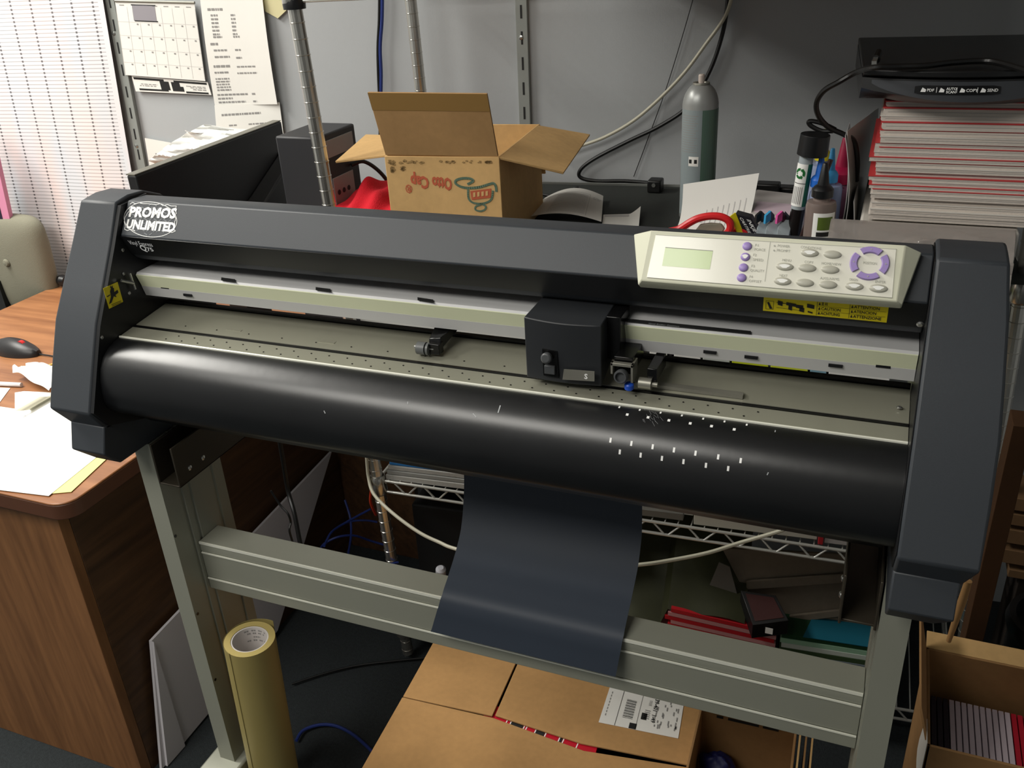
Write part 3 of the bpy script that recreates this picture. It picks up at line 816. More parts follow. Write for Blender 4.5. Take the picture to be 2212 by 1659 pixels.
# large ruled and dotted printed sheet at the far left
def ruled_mat():
    m = bpy.data.materials.new('ruled_dotted_sheet'); m.use_nodes = True; nt = m.node_tree; b = nt.nodes['Principled BSDF']; b.inputs['Roughness'].default_value = .8
    b.inputs['Specular IOR Level'].default_value = .2
    tc = nt.nodes.new('ShaderNodeTexCoord'); sp = nt.nodes.new('ShaderNodeSeparateXYZ'); nt.links.new(tc.outputs['UV'], sp.inputs[0])
    def M(op, a, c=None, d=None):
        n = nt.nodes.new('ShaderNodeMath'); n.operation = op
        for i, v in enumerate((a, c, d)):
            if v is None: continue
            if isinstance(v, (int, float)): n.inputs[i].default_value = v
            else: nt.links.new(v, n.inputs[i])
        return n.outputs[0]
    u, v = sp.outputs[0], sp.outputs[1]        # metres
    nz = nt.nodes.new('ShaderNodeTexNoise'); nz.inputs['Scale'].default_value = 9; nt.links.new(tc.outputs['UV'], nz.inputs['Vector'])
    fv = M('ABSOLUTE', M('SUBTRACT', M('FRACT', M('DIVIDE', v, .0092)), .5))
    line = M('LESS_THAN', fv, .12)
    fu = M('ABSOLUTE', M('SUBTRACT', M('FRACT', M('DIVIDE', u, .060)), .5))
    dot = M('MULTIPLY', M('LESS_THAN', fu, .045), M('LESS_THAN', fv, .26))
    margin = M('GREATER_THAN', u, .015)
    a = M('MULTIPLY', M('MAXIMUM', M('MULTIPLY', line, .40), M('MULTIPLY', dot, .85)), margin)
    cr = nt.nodes.new('ShaderNodeValToRGB'); cr.color_ramp.elements[0].position = .35; cr.color_ramp.elements[0].color = (*lin((240, 226, 224)), 1); cr.color_ramp.elements[1].position = .65; cr.color_ramp.elements[1].color = (*lin((222, 226, 232)), 1)
    mp = nt.nodes.new('ShaderNodeMapping'); mp.inputs['Scale'].default_value = (1.2, .25, 1); nt.links.new(tc.outputs['UV'], mp.inputs[0]); nt.links.new(mp.outputs[0], nz.inputs['Vector'])
    nt.links.new(nz.outputs['Fac'], cr.inputs[0])
    mx = nt.nodes.new('ShaderNodeMix'); mx.data_type = 'RGBA'
    nt.links.new(a, mx.inputs[0]); nt.links.new(cr.outputs[0], mx.inputs[6]); mx.inputs[7].default_value = (*lin((70, 66, 68)), 1)
    nt.links.new(mx.outputs[2], b.inputs['Base Color'])
    return m
tl = wall(235, 0); bl = wall(304, 415)
dn = (bl - tl).normalized(); top = tl - dn * .25; H = 1.15; Wd = .75
b = MB(ruled_mat())
uvs = {}
NU, NV = 30, 40
def rf(i, j):
    u = i * Wd; v = j * H
    return top - WU * u + dn * v + WN * (.020 + .004 * math.sin(9 * u + 3 * v) * j + .008 * j * j * math.sin(14 * u))
b.grid(rf, NU, NV, 0)
o = b.build('ruled_sheet', fixn=False); tag(o, 'large white sheet with close ruled lines and dotted columns hanging at the far left', 'wall sheet')
uvl = o.data.uv_layers.new(name='UVMap')
for lp in o.data.loops:
    k = lp.vertex_index; i, j = divmod(k, NV + 1)
    uvl.data[lp.index].uv = (i / NU * Wd, j / NV * H)
# pink edged board in front of it
b = MB(mat('pink_edge', (214, 140, 170), .5)); 
q = [at(-30, 250, 'y', .80), at(-2, 330, 'y', .80), at(29, 470, 'y', .80), at(12, 470, 'y', .80), at(-30, 300, 'y', .80)]
b.ngon(q, .012)
b.use(mat('dark_purple', (40, 30, 50), .6)); q2 = [at(-60, 250, 'y', .797), at(-30, 300, 'y', .797), at(12, 470, 'y', .797), at(6, 520, 'y', .797), at(-60, 520, 'y', .797)]
b.ngon(q2, .01)
tag(b.build('pink_edged_board'), 'pink edged dark board at the left edge behind the beige chair', 'board')

# =================================================== desk and things on it
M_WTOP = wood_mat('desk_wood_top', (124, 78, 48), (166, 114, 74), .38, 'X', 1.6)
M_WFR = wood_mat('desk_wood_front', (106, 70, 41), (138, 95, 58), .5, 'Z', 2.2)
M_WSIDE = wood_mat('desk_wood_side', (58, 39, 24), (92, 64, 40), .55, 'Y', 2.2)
M_WEDGE = mat('desk_edge_wood', (86, 54, 38), .45, var=.15)
ZT = .70
desk = thing('desk', (-1.2, .45, 0), 'brown wood grain office desk left of the cutter', 'desk')
def rounded(x0, x1, y0, y1, r, corner):
    P = []
    for (cx, cy, a0) in ((x1 - r, y0 + r, -PI / 2), (x1 - r, y1 - r, 0), (x0 + r, y1 - r, PI / 2), (x0 + r, y0 + r, PI)):
        for k in range(7): P.append((cx + r * math.cos(a0 + k * PI / 12), cy + r * math.sin(a0 + k * PI / 12)))
    return P
P = rounded(-1.60, -.722, -.003, .87, .035, 0)
b = MB(M_WTOP); b.ngon([(x, y, ZT) for x, y in P], .004); b.use(M_WEDGE); b.ngon([(x, y, ZT - .004) for x, y in P], .028)
b.build('desk_top', desk, bevel=.0015)
b = MB(M_WFR); b.box(-1.58, -.795, .03, .052, .0, ZT - .032); b.build('end_panel', desk, bevel=.001)
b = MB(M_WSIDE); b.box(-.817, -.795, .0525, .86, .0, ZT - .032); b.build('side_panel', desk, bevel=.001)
b = MB(M_WFR); b.box(-1.58, -1.56, .0525, .86, .0, ZT - .032); b.build('side_panel', desk)
b = MB(M_WTOP); b.box(-.721, -.505, .585, .87, ZT - .032, ZT); b.build('return_top', desk, bevel=.0015)
b = MB(M_WSIDE); b.box(-.794, -.575, .845, .862, .0, ZT - .033); b.build('modesty_panel', desk, bevel=.001)
zc = ZT
# computer
pc = thing('computer_tower', (-.59, .74, zc), 'black desktop computer with ports, standing behind the chrome rack post', 'computer')
M_PC = mat('pc_black', (42, 42, 45), .5)
x0, x1, y0, y1 = -.640, -.545, .60, .735
zt_ = at(618, 295, 'y', .60).z
b = MB(M_PC); b.box(x0, x1, y0, y1, zc, zt_); b.build('case', pc, bevel=.004)
b = MB(mat('pc_metal', (150, 154, 156), .45, .1))
b.box(x1, x1 + .002, y0 + .02, y1 - .015, zt_ - .045, zt_ - .012); b.build('vent_panel', pc, bevel=.0006)
b = MB(mat('pc_metal', (150, 154, 156), .45, .1)); b.box(x1, x1 + .002, y0 + .03, y1 - .03, zc + .12, zt_ - .085); io = b.build('port_panel', pc, bevel=.0006)
for k in range(3):
    MB(M_INKD).lathe([(.005, 0), (.005, .001)], (x1 + .002, y0 + .045 + k * .018, zt_ - .115), (1, 0, 0), n=14).build('port', io)
for k in range(3):
    MB(M_INKD).box(x1 + .002, x1 + .003, y0 + .04 + k * .022, y0 + .055 + k * .022, zt_ - .20, zt_ - .165).build('port', io)
for k in range(5):
    MB(M_INKD).box(x1 + .002, x1 + .003, y0 + .035 + k * .014, y0 + .042 + k * .014, zt_ - .25, zt_ - .235).build('port', io)
MB(M_BLUE).box(x1 + .003, x1 + .012, y0 + .04, y0 + .09, zt_ - .30, zt_ - .275).build('video_plug', io, bevel=.002)
b = MB(M_BLK); b.tube([(x1 + .003, .70, zt_ - .075), (x1 + .02, .72, zt_ - .072), (x1 + .04, .74, zt_ - .095), (x1 + .055, .755, zt_ - .13), (x1 + .06, .76, 1.006)], .004)
tag(b.build('power_cable'), 'black cable plugged into the back of the desktop computer', 'cable')
# monitor (seen from behind)
xm = -.82
a = at(293, 380, 'x', xm); c = at(608, 262, 'x', xm); d = at(640, 440, 'x', xm)
mon = thing('monitor', (xm - .02, .65, ZT), 'black flat computer monitor seen from behind, on the desk', 'monitor')
b = MB(mat('monitor_black', (24, 24, 26), .45)); zb = a.z - .30
b.hexa([(xm - .022, a.y, zb), (xm, a.y, zb), (xm, c.y, zb), (xm - .022, c.y, zb)], [(xm - .022, a.y, a.z), (xm, a.y, a.z), (xm, c.y, c.z), (xm - .022, c.y, c.z)])
b.build('housing', mon, bevel=.003)
b = MB(mat('monitor_edge', (110, 108, 98), .4)); b.hexa([(xm - .0225, a.y, a.z + .0004), (xm - .002, a.y, a.z + .0004), (xm - .002, c.y, c.z + .0004), (xm - .0225, c.y, c.z + .0004)], [(xm - .0225, a.y, a.z + .0024), (xm - .002, a.y, a.z + .0024), (xm - .002, c.y, c.z + .0024), (xm - .0225, c.y, c.z + .0024)])
b.build('top_edge', mon)
b = MB(mat('monitor_black2', (16, 16, 17), .3))
b.hexa([(xm, a.y + .05, zb + .02), (xm + .03, a.y + .12, zb + .03), (xm + .03, c.y - .01, zb + .03), (xm, c.y - .005, zb + .02)], [(xm, a.y + .05, zb + .05), (xm + .03, a.y + .12, zb + .055), (xm + .03, c.y - .03, a.z - .07), (xm, c.y - .02, a.z - .05)])
b.build('back_bulge', mon, bevel=.004)
b = MB(M_BLK); b.box(xm - .03, xm + .02, .62, .70, ZT + .012, zb + .06); b.build('neck', mon, bevel=.003)
b = MB(M_BLK); b.lathe([(.10, 0), (.10, .006), (.07, .012)], (xm - .01, .66, ZT), n=32); b.build('foot', mon)
MB(mat('screen_dark', (8, 9, 12), .15)).box(xm - .0228, xm - .022, a.y + .012, c.y - .012, zb + .015, a.z - .012).build('screen', mon)
# pile of crumpled white papers and a plastic bag behind the monitor
def crumple(name, px, zoff, label, cat, seed, amp=.02, m=None, wallo=.05, group=None, axis=None, val=None):
    rn = random.Random(seed)
    q = [(wall(*p) + WN * wallo if axis is None else at(*p, axis, val)) for p in px]
    ph = [rn.uniform(0, 6) for _ in range(6)]
    b = MB(m or M_PAP2)
    def fn(u, v):
        w = amp * (math.sin(7 * u + ph[0]) * math.cos(5 * v + ph[1]) + .6 * math.sin(13 * u + 9 * v + ph[2]) + .4 * abs(math.sin(17 * u - 6 * v + ph[3])))
        n_ = WN if axis in (None, 'y') else Z
        return quadpt(q, u, v) + n_ * (w + zoff)
    b.grid(fn, 26, 20, .0005)
    return tag(b.build(name, smooth=25), label, cat, group)
crumple('crumpled_paper', [(372, 330), (455, 262), (560, 290), (470, 360)], 0, 'crumpled white paper bag behind the monitor, against the wall', 'paper', 2, .016, wallo=.09)
crumple('plastic_bag', [(400, 300), (470, 258), (640, 280), (640, 350)], 0, 'clear and white plastic bag bunched behind the top of the monitor', 'plastic bag', 5, .012, mat('white_film', (232, 232, 228), .25, trans=.1), wallo=.06)
crumple('loose_paper', [(600, 268), (665, 282), (640, 345), (596, 350)], 0, 'loose white paper sticking out between monitor and computer', 'paper', 8, .006, wallo=.12)

# mouse
def top(px, py, z=ZT): return at(px, py, 'z', z)
mo = thing('computer_mouse', top(45, 765), 'black computer mouse with a red wheel on the wooden desk', 'mouse')
c = top(40, 762, ZT); fwd = (top(100, 770) - top(10, 757)); fwd.z = 0; L = .125; fwd.normalize(); sd = Vector((-fwd.y, fwd.x, 0))
b = MB(mat('mouse_black', (34, 33, 34), .4))
rings = []
for i in range(13):
    t = i / 12; s_ = math.sin(PI * min(1, max(0, t * .96 + .02))) ** .45
    w = .031 * s_ * (1 - .12 * t); h = .034 * (math.sin(PI * (.12 + .80 * t)) ** .8) * (1 - .35 * t) + .006
    cc = c + fwd * (L * (t - .5))
    ring = [b.pt(cc + sd * (w * math.cos(a_)) + Z * (max(.001, h * math.sin(a_)) if math.sin(a_) > 0 else .001)) for a_ in [k * PI / 10 for k in range(11)]]
    rings.append(ring)
for r0, r1 in zip(rings, rings[1:]):
    for k in range(10): b.face((r0[k], r0[k + 1], r1[k + 1], r1[k]))
    b.face((r0[10], r0[0], r1[0], r1[10]))
b.face(rings[0]); b.face(rings[-1][::-1])
b.build('body', mo, smooth=60)
MB(mat('red_plastic', (200, 34, 34), .4)).lathe([(.0115, 0), (.0115, .008)], c + fwd * .018 + Z * .0205 - sd * .004, sd, n=20).build('scroll_wheel', mo)
b = MB(M_BLK); e = c + fwd * .062 + Z * .004; b.tube([e, e + fwd * .04 + Z * .0, top(130, 778) + Z * .004, top(175, 800) + Z * .004], .0018); b.build('cable', mo)
# papers on the desk
def flat(name, px, z, label, cat, m=None, th=.0006, marks=(), group=None):
    P = [at(x, y, 'z', z) for x, y in px]
    b = MB(m or M_PAP2); b.ngon(P[::-1], th)
    if marks:
        b.use(M_PRL)
        for mm in marks: b.poly([at(x, y, 'z', z + .0003) for x, y in mm])
    return tag(b.build(name), label, cat, group)
flat('yellow_paper', [(95, 1068), (154, 1063), (230, 992), (224, 960), (100, 960)], ZT + .0012, 'yellow sheet showing under the white papers at the desk corner', 'paper', mat('yellow_paper', (238, 232, 150), .8))
flat('white_paper', [(-70, 868), (40, 884), (180, 930), (208, 988), (105, 1071), (-70, 1050)], ZT + .0026, 'large white printed paper lying at the near corner of the desk', 'paper',
     marks=[[(60 + k * 9, 905 + k * 5), (108 + k * 2, 916 + k * 3), (108 + k * 2, 917 + k * 3), (60 + k * 9, 906 + k * 5)] for k in range(-2, 4)])
flat('white_paper', [(32, 848), (52, 845), (200, 852), (200, 940), (32, 885)], ZT + .0018, 'white sheet under the crumpled receipts on the desk', 'paper')
flat('white_paper', [(-40, 836), (22, 838), (0, 868), (-40, 890)], ZT + .0012, 'torn white paper corner at the left edge of the desk', 'paper')
crumple('crumpled_tissue', [(30, 812), (60, 798), (150, 800), (110, 858)], .012, 'crumpled white tissue on the desk beside the cutter end', 'tissue', 11, .007, axis='z', val=ZT + .008)
b = MB(mat('receipt_cream', (226, 222, 200), .8))
pa, pb = top(60, 886), top(112, 856)
def rc(u, v):
    p = lerp(pa, pb, u); t = v * 2.4
    return p + Vector((math.sin(t) * .018, -.02 + .02 * math.cos(t), .004 + .014 * (1 - math.cos(t)) * .6))
b.grid(rc, 10, 10, .0004); tag(b.build('curled_receipt'), 'curled cream receipt beside the crumpled tissue on the desk', 'receipt')
b = MB(mat('pen_white', (210, 205, 205), .35)); a_ = top(-30, 832) + Z * .005; e_ = top(48, 836) + Z * .005; b.cyl(a_, e_, .0048, n=14)
pn = thing('pen', a_, 'white pen lying on the desk beside the crumpled tissue', 'pen'); b.build('barrel', pn)
MB(M_INKD).box(a_.x + .02, a_.x + .03, a_.y - .001, a_.y + .004, ZT + .0095, ZT + .011).build('clip', pn)
b = MB(mat('pencil_yellow', (214, 178, 90), .5)); b.cyl(top(66, 806) + Z * .004, top(125, 788) + Z * .004, .003, n=6); tag(b.build('pencil'), 'yellow pencil lying behind the crumpled tissue on the desk', 'pencil')

# office chair behind the desk
ch = thing('office_chair', (-1.75, .72, 0), 'beige button tufted office chair behind the desk', 'chair')
M_CH = mat('chair_fabric', (128, 126, 110), .95, bump=.5, bscale=700, var=.05)
yc = .80
out = [at(x, y, 'y', yc) for x, y in ((-140, 470), (-100, 462), (20, 461), (62, 466), (84, 484), (98, 530), (112, 585), (124, 640), (120, 664), (-140, 740))]
b = MB(M_CH); cen = sum(out, Vector()) / len(out)
fr = [b.pt(p) for p in out]; mid_ = [b.pt(lerp(p, cen, .12) + Vector((0, -.022, 0))) for p in out]; mid2 = [b.pt(lerp(p, cen, .5) + Vector((0, -.03, 0))) for p in out]; cc = b.pt(cen + Vector((0, -.032, 0)))
bk = [b.pt(p + Vector((0, .04, 0))) for p in out]
n = len(out)
for k in range(n):
    j = (k + 1) % n
    b.face((fr[k], fr[j], mid_[j], mid_[k])); b.face((mid_[k], mid_[j], mid2[j], mid2[k])); b.face((mid2[k], mid2[j], cc)); b.face((fr[j], fr[k], bk[k], bk[j]))
b.face(bk)
o = b.build('backrest', ch, smooth=80)
m_ = o.modifiers.new('sub', 'SUBSURF'); m_.levels = 2; m_.render_levels = 2
p = at(14, 568, 'y', yc - .033)
MB(M_CH).lathe([(.001, .006), (.008, .0045), (.011, 0)], p, (0, -1, 0), n=16, cap0=True).build('button', ch)
b = MB(M_CH); b.box(-2.1, -1.70, .36, .78, .42, .49); b.build('seat', ch, bevel=.02, seg=3)
b = MB(M_BLK); b.cyl((-1.90, .5, .08), (-1.90, .5, .42), .03); b.build('column', ch)
for k in range(5):
    a_ = k * 2 * PI / 5 + .3; b = MB(M_BLK); b.cyl((-1.90, .5, .09), (-1.90 + .26 * math.cos(a_), .5 + .26 * math.sin(a_), .06), .02, .014); lg = b.build('base_arm', ch)
    MB(M_BLK).lathe([(.025, -.012), (.025, .012)], (-1.90 + .26 * math.cos(a_), .5 + .26 * math.sin(a_), .026), (-math.sin(a_), math.cos(a_), 0), n=16).build('caster', lg)
MB(M_BLK).box(-1.78, -1.74, .76, .838, .44, .72).build('back_support', ch)
b = MB(M_BLK); p1_ = at(128, 605, 'y', .82); b.lathe([(.012, 0), (.016, .012), (.012, .024)], p1_, (1, 0, 0), n=16); b.build('adjusting_knob', ch)

# foam board leaning by the desk
b = MB(mat('foam_board_white', (206, 202, 206), .75))
xf = -.775
q = [at(327, 1385, 'x', xf), at(717, 975, 'x', xf), at(600, 1362, 'x', xf), at(350, 1662, 'x', xf)]
q[3] = Vector((xf, q[3].y + .0, .003)); q[2] = Vector((xf, q[2].y, max(.003, q[2].z)))
q0 = at(322, 1662, 'x', xf)
b.slab([q[3], q[2], q[1], q[0]], .006)
b.ngon([Vector((xf, q[0].y, .003)), Vector((xf, q[3].y + .01, .003)), q[0]], .006)
tag(b.build('foam_board'), 'white foam board standing between the desk side and the stand leg', 'board')
# =================================================== chrome wire rack
rack = thing('wire_rack', (.1, .75, 0), 'chrome wire shelving rack behind the cutter', 'wire rack')
def post(pa, pb, zt=2.0):
    d = pb - pa
    lo = pa + d * ((0.02 - pa.z) / d.z); hi = pa + d * ((zt - pa.z) / d.z); L = (hi - lo).length
    prof = [(.0125, 0)]; h = .012
    while h < L - .03:
        prof += [(.0122, h), (.0132, h + .0006), (.0132, h + .0016), (.0122, h + .0022)]; h += .0254
    prof.append((.0125, L))
    b = MB(M_CHROME); b.lathe(prof, lo, hi - lo, n=16); return b.build('post', rack, smooth=20), lo, hi
PO = []
pa, pb = at(640, 36, 'y', .505), at(850, 1230, 'y', .505); PO.append(post(pa, pb))
pa, pb = at(887, 0, 'y', .93), at(908, 190, 'y', .93); pb = pa + Vector((.018, 0, -1)); PO.append(post(pa, pb))
pa, pb = at(2206, 642, 'y', .615), at(2182, 870, 'y', .615); pb = pa + Vector((.04, 0, -1)); PO.append(post(pa, pb))
pa = Vector((.665, 1.02, 1.2)); PO.append(post(pa, pa + Vector((.02, 0, -1))))
def ponz(k, z):
    _, lo, hi = PO[k]; return lo + (hi - lo) * ((z - lo.z) / (hi.z - lo.z))
def wshelf(zl, zr, name='shelf'):
    """ledge wires, trusses and deck wires as one welded shelf"""
    A, B, C_, D = ponz(0, zl), ponz(2, zr), ponz(3, zr), ponz(1, zl)
    b = MB(M_WIRE); dz = Vector((0, 0, -.026)); r = .0032
    for P, Q in ((A, B), (B, C_), (D, C_), (A, D)):
        b.tube([P, Q], r, 8, 1); b.tube([P + dz, Q + dz], r, 8, 1)
        n = int((Q - P).length / .064); pts = []
        for k in range(n):
            for t, h in ((0, -.024), (.3, -.002), (.55, -.002), (.85, -.024)):
                pts.append(lerp(P, Q, (k + t) / n) + Vector((0, 0, h)))
        b.tube(pts, .0021, 6, 2)
    for k in range(1, 46):
        t = k / 46; b.tube([lerp(A, B, t) + Vector((0, 0, .003)), lerp(D, C_, t) + Vector((0, 0, .003))], .0014, 5, 1)
    sh = b.build(name, rack, smooth=60)
    for k, z in ((0, zl), (1, zl), (2, zr), (3, zr)):
        p = ponz(k, z); MB(M_CHROME).lathe([(.0165, -.032), (.0185, -.028), (.0165, .008), (.0145, .012)], p, n=18).build('shelf_collar', sh)
    return sh
zu = at(640, 8, 'y', .505).z
wshelf(zu + .030, zu + .036)
MB(M_BLK).lathe([(.0185, -.008), (.019, 0), (.0175, .008)], ponz(0, zu), n=20).build('collar_clip', rack)
wshelf(.985, .985)
wshelf(.489, .447)
wshelf(.105, .095)
# unseen cartons added on the upper shelf to shade the wall behind
b = MB(card_mat('carton_kraft2', (170, 128, 82)))
for k, (x0_, x1_) in enumerate(((-.10, .29), (.31, .66))):
    b = MB(card_mat('carton_kraft2_%d' % k, (170, 128, 82))); M4 = Matrix.Translation((0, wy(0) - .30, 0)) @ Matrix.Rotation(math.atan(YAW), 4, 'Z')
    b.box(x0_, x1_, -.29, .26, zu + .048, zu + .30, M4)
    tag(b.build('shade_carton'), ('unseen brown carton added on the upper rack shelf to shade the wall, above the spray can', 'unseen brown carton added on the upper rack shelf to shade the wall, above the magazine stack')[k], 'box')

# black board on the shelf
MR = Matrix.Rotation(math.atan(YAW), 4, 'Z')
def rk(x, y, z):  # rack frame: x along the wall, y back from y = 0.55 front line
    return Matrix.Translation((0, .55, 0)) @ MR @ Vector((x, y, z))
M_BOARD = mat('black_board', (42, 45, 42), .75, bump=.3, bscale=500)
b = MB(M_BOARD); M5 = Matrix.Translation((0, .55, 0)) @ MR
b.box(-.465, .66, -.03, .445, .9925, 1.0, M5); 
tag(b.build('shelf_board', bevel=.001), 'black board lying on the rack shelf under the cardboard box', 'board')
b = MB(mat('board_highlight_grey', (120, 122, 118), .5)); b.box(-.40, .60, .447, .452, .99, 1.0035, M5); tag(b.build('board_highlight'), 'thin grey strip painting the highlight on the back edge of the black board', 'painted_highlight')  # grey strip stands in for the highlight on the board's back edge

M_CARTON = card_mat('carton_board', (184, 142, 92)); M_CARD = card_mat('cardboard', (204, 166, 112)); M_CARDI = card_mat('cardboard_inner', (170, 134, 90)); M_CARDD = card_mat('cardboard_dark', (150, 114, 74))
# ---- open cardboard box on the board
bx = thing('cardboard_box', (-.26, .68, 1.0), 'open kraft cardboard box with red lettering and raised flaps on the black board', 'cardboard box')
FT = 1.166
fl = at(830, 337, 'z', FT); frt = at(1078, 340, 'z', FT)
U = (frt - fl); U.z = 0; Wb = U.length; U.normalize(); V = Vector((-U.y, U.x, 0))
Db = .27
def bp(u, v, z): return Vector((fl.x, fl.y, 0)) + U * u + V * v + Z * z
t = .004
b = MB(M_CARD)
zB = 1.0015
b.hexa([bp(0, 0, zB), bp(Wb, 0, zB), bp(Wb, t, zB), bp(0, t, zB)], [bp(0, 0, FT), bp(Wb, 0, FT), bp(Wb, t, FT), bp(0, t, FT)])
b.hexa([bp(0, Db - t, zB), bp(Wb, Db - t, zB), bp(Wb, Db, zB), bp(0, Db, zB)], [bp(0, Db - t, FT), bp(Wb, Db - t, FT), bp(Wb, Db, FT), bp(0, Db, FT)])
b.hexa([bp(0, t, zB), bp(t, t, zB), bp(t, Db - t, zB), bp(0, Db - t, zB)], [bp(0, t, FT), bp(t, t, FT), bp(t, Db - t, FT), bp(0, Db - t, FT)])
b.hexa([bp(Wb - t, t, zB), bp(Wb, t, zB), bp(Wb, Db - t, zB), bp(Wb - t, Db - t, zB)], [bp(Wb - t, t, FT), bp(Wb, t, FT), bp(Wb, Db - t, FT), bp(Wb - t, Db - t, FT)])
b.hexa([bp(t, t, zB), bp(Wb - t, t, zB), bp(Wb - t, Db - t, zB), bp(t, Db - t, zB)], [bp(t, t, zB + t), bp(Wb - t, t, zB + t), bp(Wb - t, Db - t, zB + t), bp(t, Db - t, zB + t)])
b.build('body', bx, bevel=.001)
def flap(pts, m, th=.004, name='flap'):
    b = MB(m); b.slab(pts, th); return b.build(name, bx, bevel=.0008)
# front flap stands up, leaning to the camera
A = bp(.002, .001, FT + .001); B = bp(Wb - .002, .001, FT + .001)
yf = fl.y - .03
C2 = at(1052, 203, 'y', frt.y - .028); D2 = at(794, 200, 'y', fl.y - .028)
ff = flap([A, B, C2, D2], M_CARDI)
q = [D2, C2, B, A]; nn = (B - A).cross(D2 - A).normalized(); 
if nn.dot(CAM - A) < 0: nn = -nn
tp = MB(mat('packing_tape', (150, 118, 70), .3)); P = [quadpt(q, .0, .27), quadpt(q, 1, .27), quadpt(q, 1, .0), quadpt(q, 0, .0)]
tp.slab([p + nn * .0006 for p in P], .0005); tp.build('tape', ff)
# right flap
R0 = bp(Wb, .002, FT); R1 = bp(Wb, Db - .01, FT + .0)
e1 = at(1275, 290, 'z', FT - .035); e0 = at(1218, 372, 'z', FT - .035)
flap([R0, e0, e1, R1], M_CARD)
# left flap
L0 = bp(0, .01, FT); L1 = bp(0, Db * .6, FT); l0 = at(724, 348, 'z', FT - .02); l1 = at(790, 290, 'z', FT - .01)
flap([l0, L0, L1, l1], M_CARD)
# back flap folded outwards
K0 = bp(0, Db, FT); K1 = bp(Wb, Db, FT); flap([K0, K1, bp(Wb, Db + .03, FT - .10), bp(0, Db + .03, FT - .10)], M_CARD)
# printed marks, upside down
fo = bp(0, 0, 0) - V * .0008
M_RED = mat('box_red_print', (186, 92, 62), .8); M_TEAL = mat('box_teal_print', (104, 128, 108), .8); M_STAIN = mat('box_stain', (156, 126, 80), .85)
def fb(px, py): 
    return atp(px, py, fo, V)
b = MB(M_RED)
def boxtext(s_, x0, y0, x1, y1, size, bold):
    """rotated by 180 degrees: text runs from right (x0) to left (x1)"""
    a = fb(x0, y0); c = fb(x1, y1); L = (c - a).length; u = (c - a).normalized()
    cu = bpy.data.curves.new('m', 'FONT'); cu.body = s_; cu.size = size
    ob = bpy.data.objects.new('m', cu); me = bpy.data.meshes.new_from_object(ob); wd = max(p.co.x for p in me.vertices) - min(p.co.x for p in me.vertices)
    bpy.data.objects.remove(ob); bpy.data.curves.remove(cu); bpy.data.meshes.remove(me)
    b.text(s_, a, u, -Z, size, bold=bold, sx=L / wd)
boxtext('Otto', 975, 386, 934, 383, .028, .0012); boxtext('Cap', 925, 383, 888, 380, .028, .0012); boxtext('\u00ae', 889, 399, 875, 399, .02, .0003)
q = [fb(1016, 413), fb(1061, 407), fb(1060, 427), fb(1019, 432)]
b.poly(q[::-1])
b.use(M_CARD)
def inner(px, py): return fb(px, py) - V * .0004
for k in range(4):
    x = 1022 + k * 9; q = [inner(x, 416 - k), inner(x + 5, 415 - k), inner(x + 5, 425 - k), inner(x, 426 - k)]; b.poly(q[::-1])
b.use(M_TEAL)
def stroke(pts, w):
    P = [fb(*p) - V * .0002 for p in pts]; Q = []
    for i in range(len(P) - 1):
        a_ = P[max(i - 1, 0)]; b0 = P[i]; c_ = P[i + 1]; d_ = P[min(i + 2, len(P) - 1)]
        for k in range(5):
            t_ = k / 5; Q.append(0.5 * ((2 * b0) + (c_ - a_) * t_ + (2 * a_ - 5 * b0 + 4 * c_ - d_) * t_ ** 2 + (3 * b0 - a_ - 3 * c_ + d_) * t_ ** 3))
    Q.append(P[-1])
    for a_, c_ in zip(Q, Q[1:]):
        s_ = (c_ - a_).cross(V).normalized() * w; e_ = (c_ - a_) * .25
        b.poly([a_ - s_ - e_, c_ - s_ + e_, c_ + s_ + e_, a_ + s_ - e_])
stroke([(1010, 398), (1022, 391), (1016, 386), (1000, 385), (986, 389), (984, 396), (995, 403), (1012, 406), (1036, 404), (1056, 398), (1066, 396), (1071, 403), (1072, 414)], .0021)
stroke([(1011, 410), (1012, 428), (1020, 437), (1036, 440), (1052, 437), (1062, 429), (1065, 412)], .0017)
stroke([(1036, 440), (1048, 444), (1048, 452), (1038, 456), (1027, 453), (1028, 446), (1038, 442)], .0015)
b.build('printed_logo', bx); b = MB(M_STAIN)
rn = random.Random(4)
for (xa, xb_, ya, yb) in ((840, 851, 346, 356), (864, 918, 347, 352), (951, 1040, 347, 351), (1050, 1060, 348, 352), (866, 872, 360, 368), (845, 850, 360, 372)):
    for k in range(14):
        cx_, cy_ = rn.uniform(xa, xb_), rn.uniform(ya, yb); r_ = rn.uniform(1.5, 3.4)
        b.poly([fb(cx_ + r_ * 1.4 * math.cos(t_) * rn.uniform(.7, 1.2), cy_ + r_ * math.sin(t_) * rn.uniform(.6, 1.1)) for t_ in [j * PI / 4 for j in range(8)]])
b.build('scuff_mark', bx)

# ---- red cloth
b = MB(mat('red_cloth', (208, 22, 40), .95, bump=.6, bscale=500))
c0 = Vector((-.475, .66, 1.0))
def rcf(u, v):
    a_ = (u - .5) * 2; d_ = (v - .5) * 2; r_ = math.sqrt(a_ * a_ + d_ * d_)
    h = .065 * max(0, 1 - r_ ** 2 * .55) + .012 * math.sin(9 * u + 4 * v) * math.cos(7 * v) + .006 * math.sin(23 * u)
    return Vector((-.462 + a_ * .085, .67 + d_ * .09 + .01 * math.sin(8 * u), 1.003 + max(0, h)))
b.grid(rcf, 30, 24, .002); tag(b.build('red_cloth', smooth=60), 'bunched red cloth left of the open cardboard box', 'cloth')

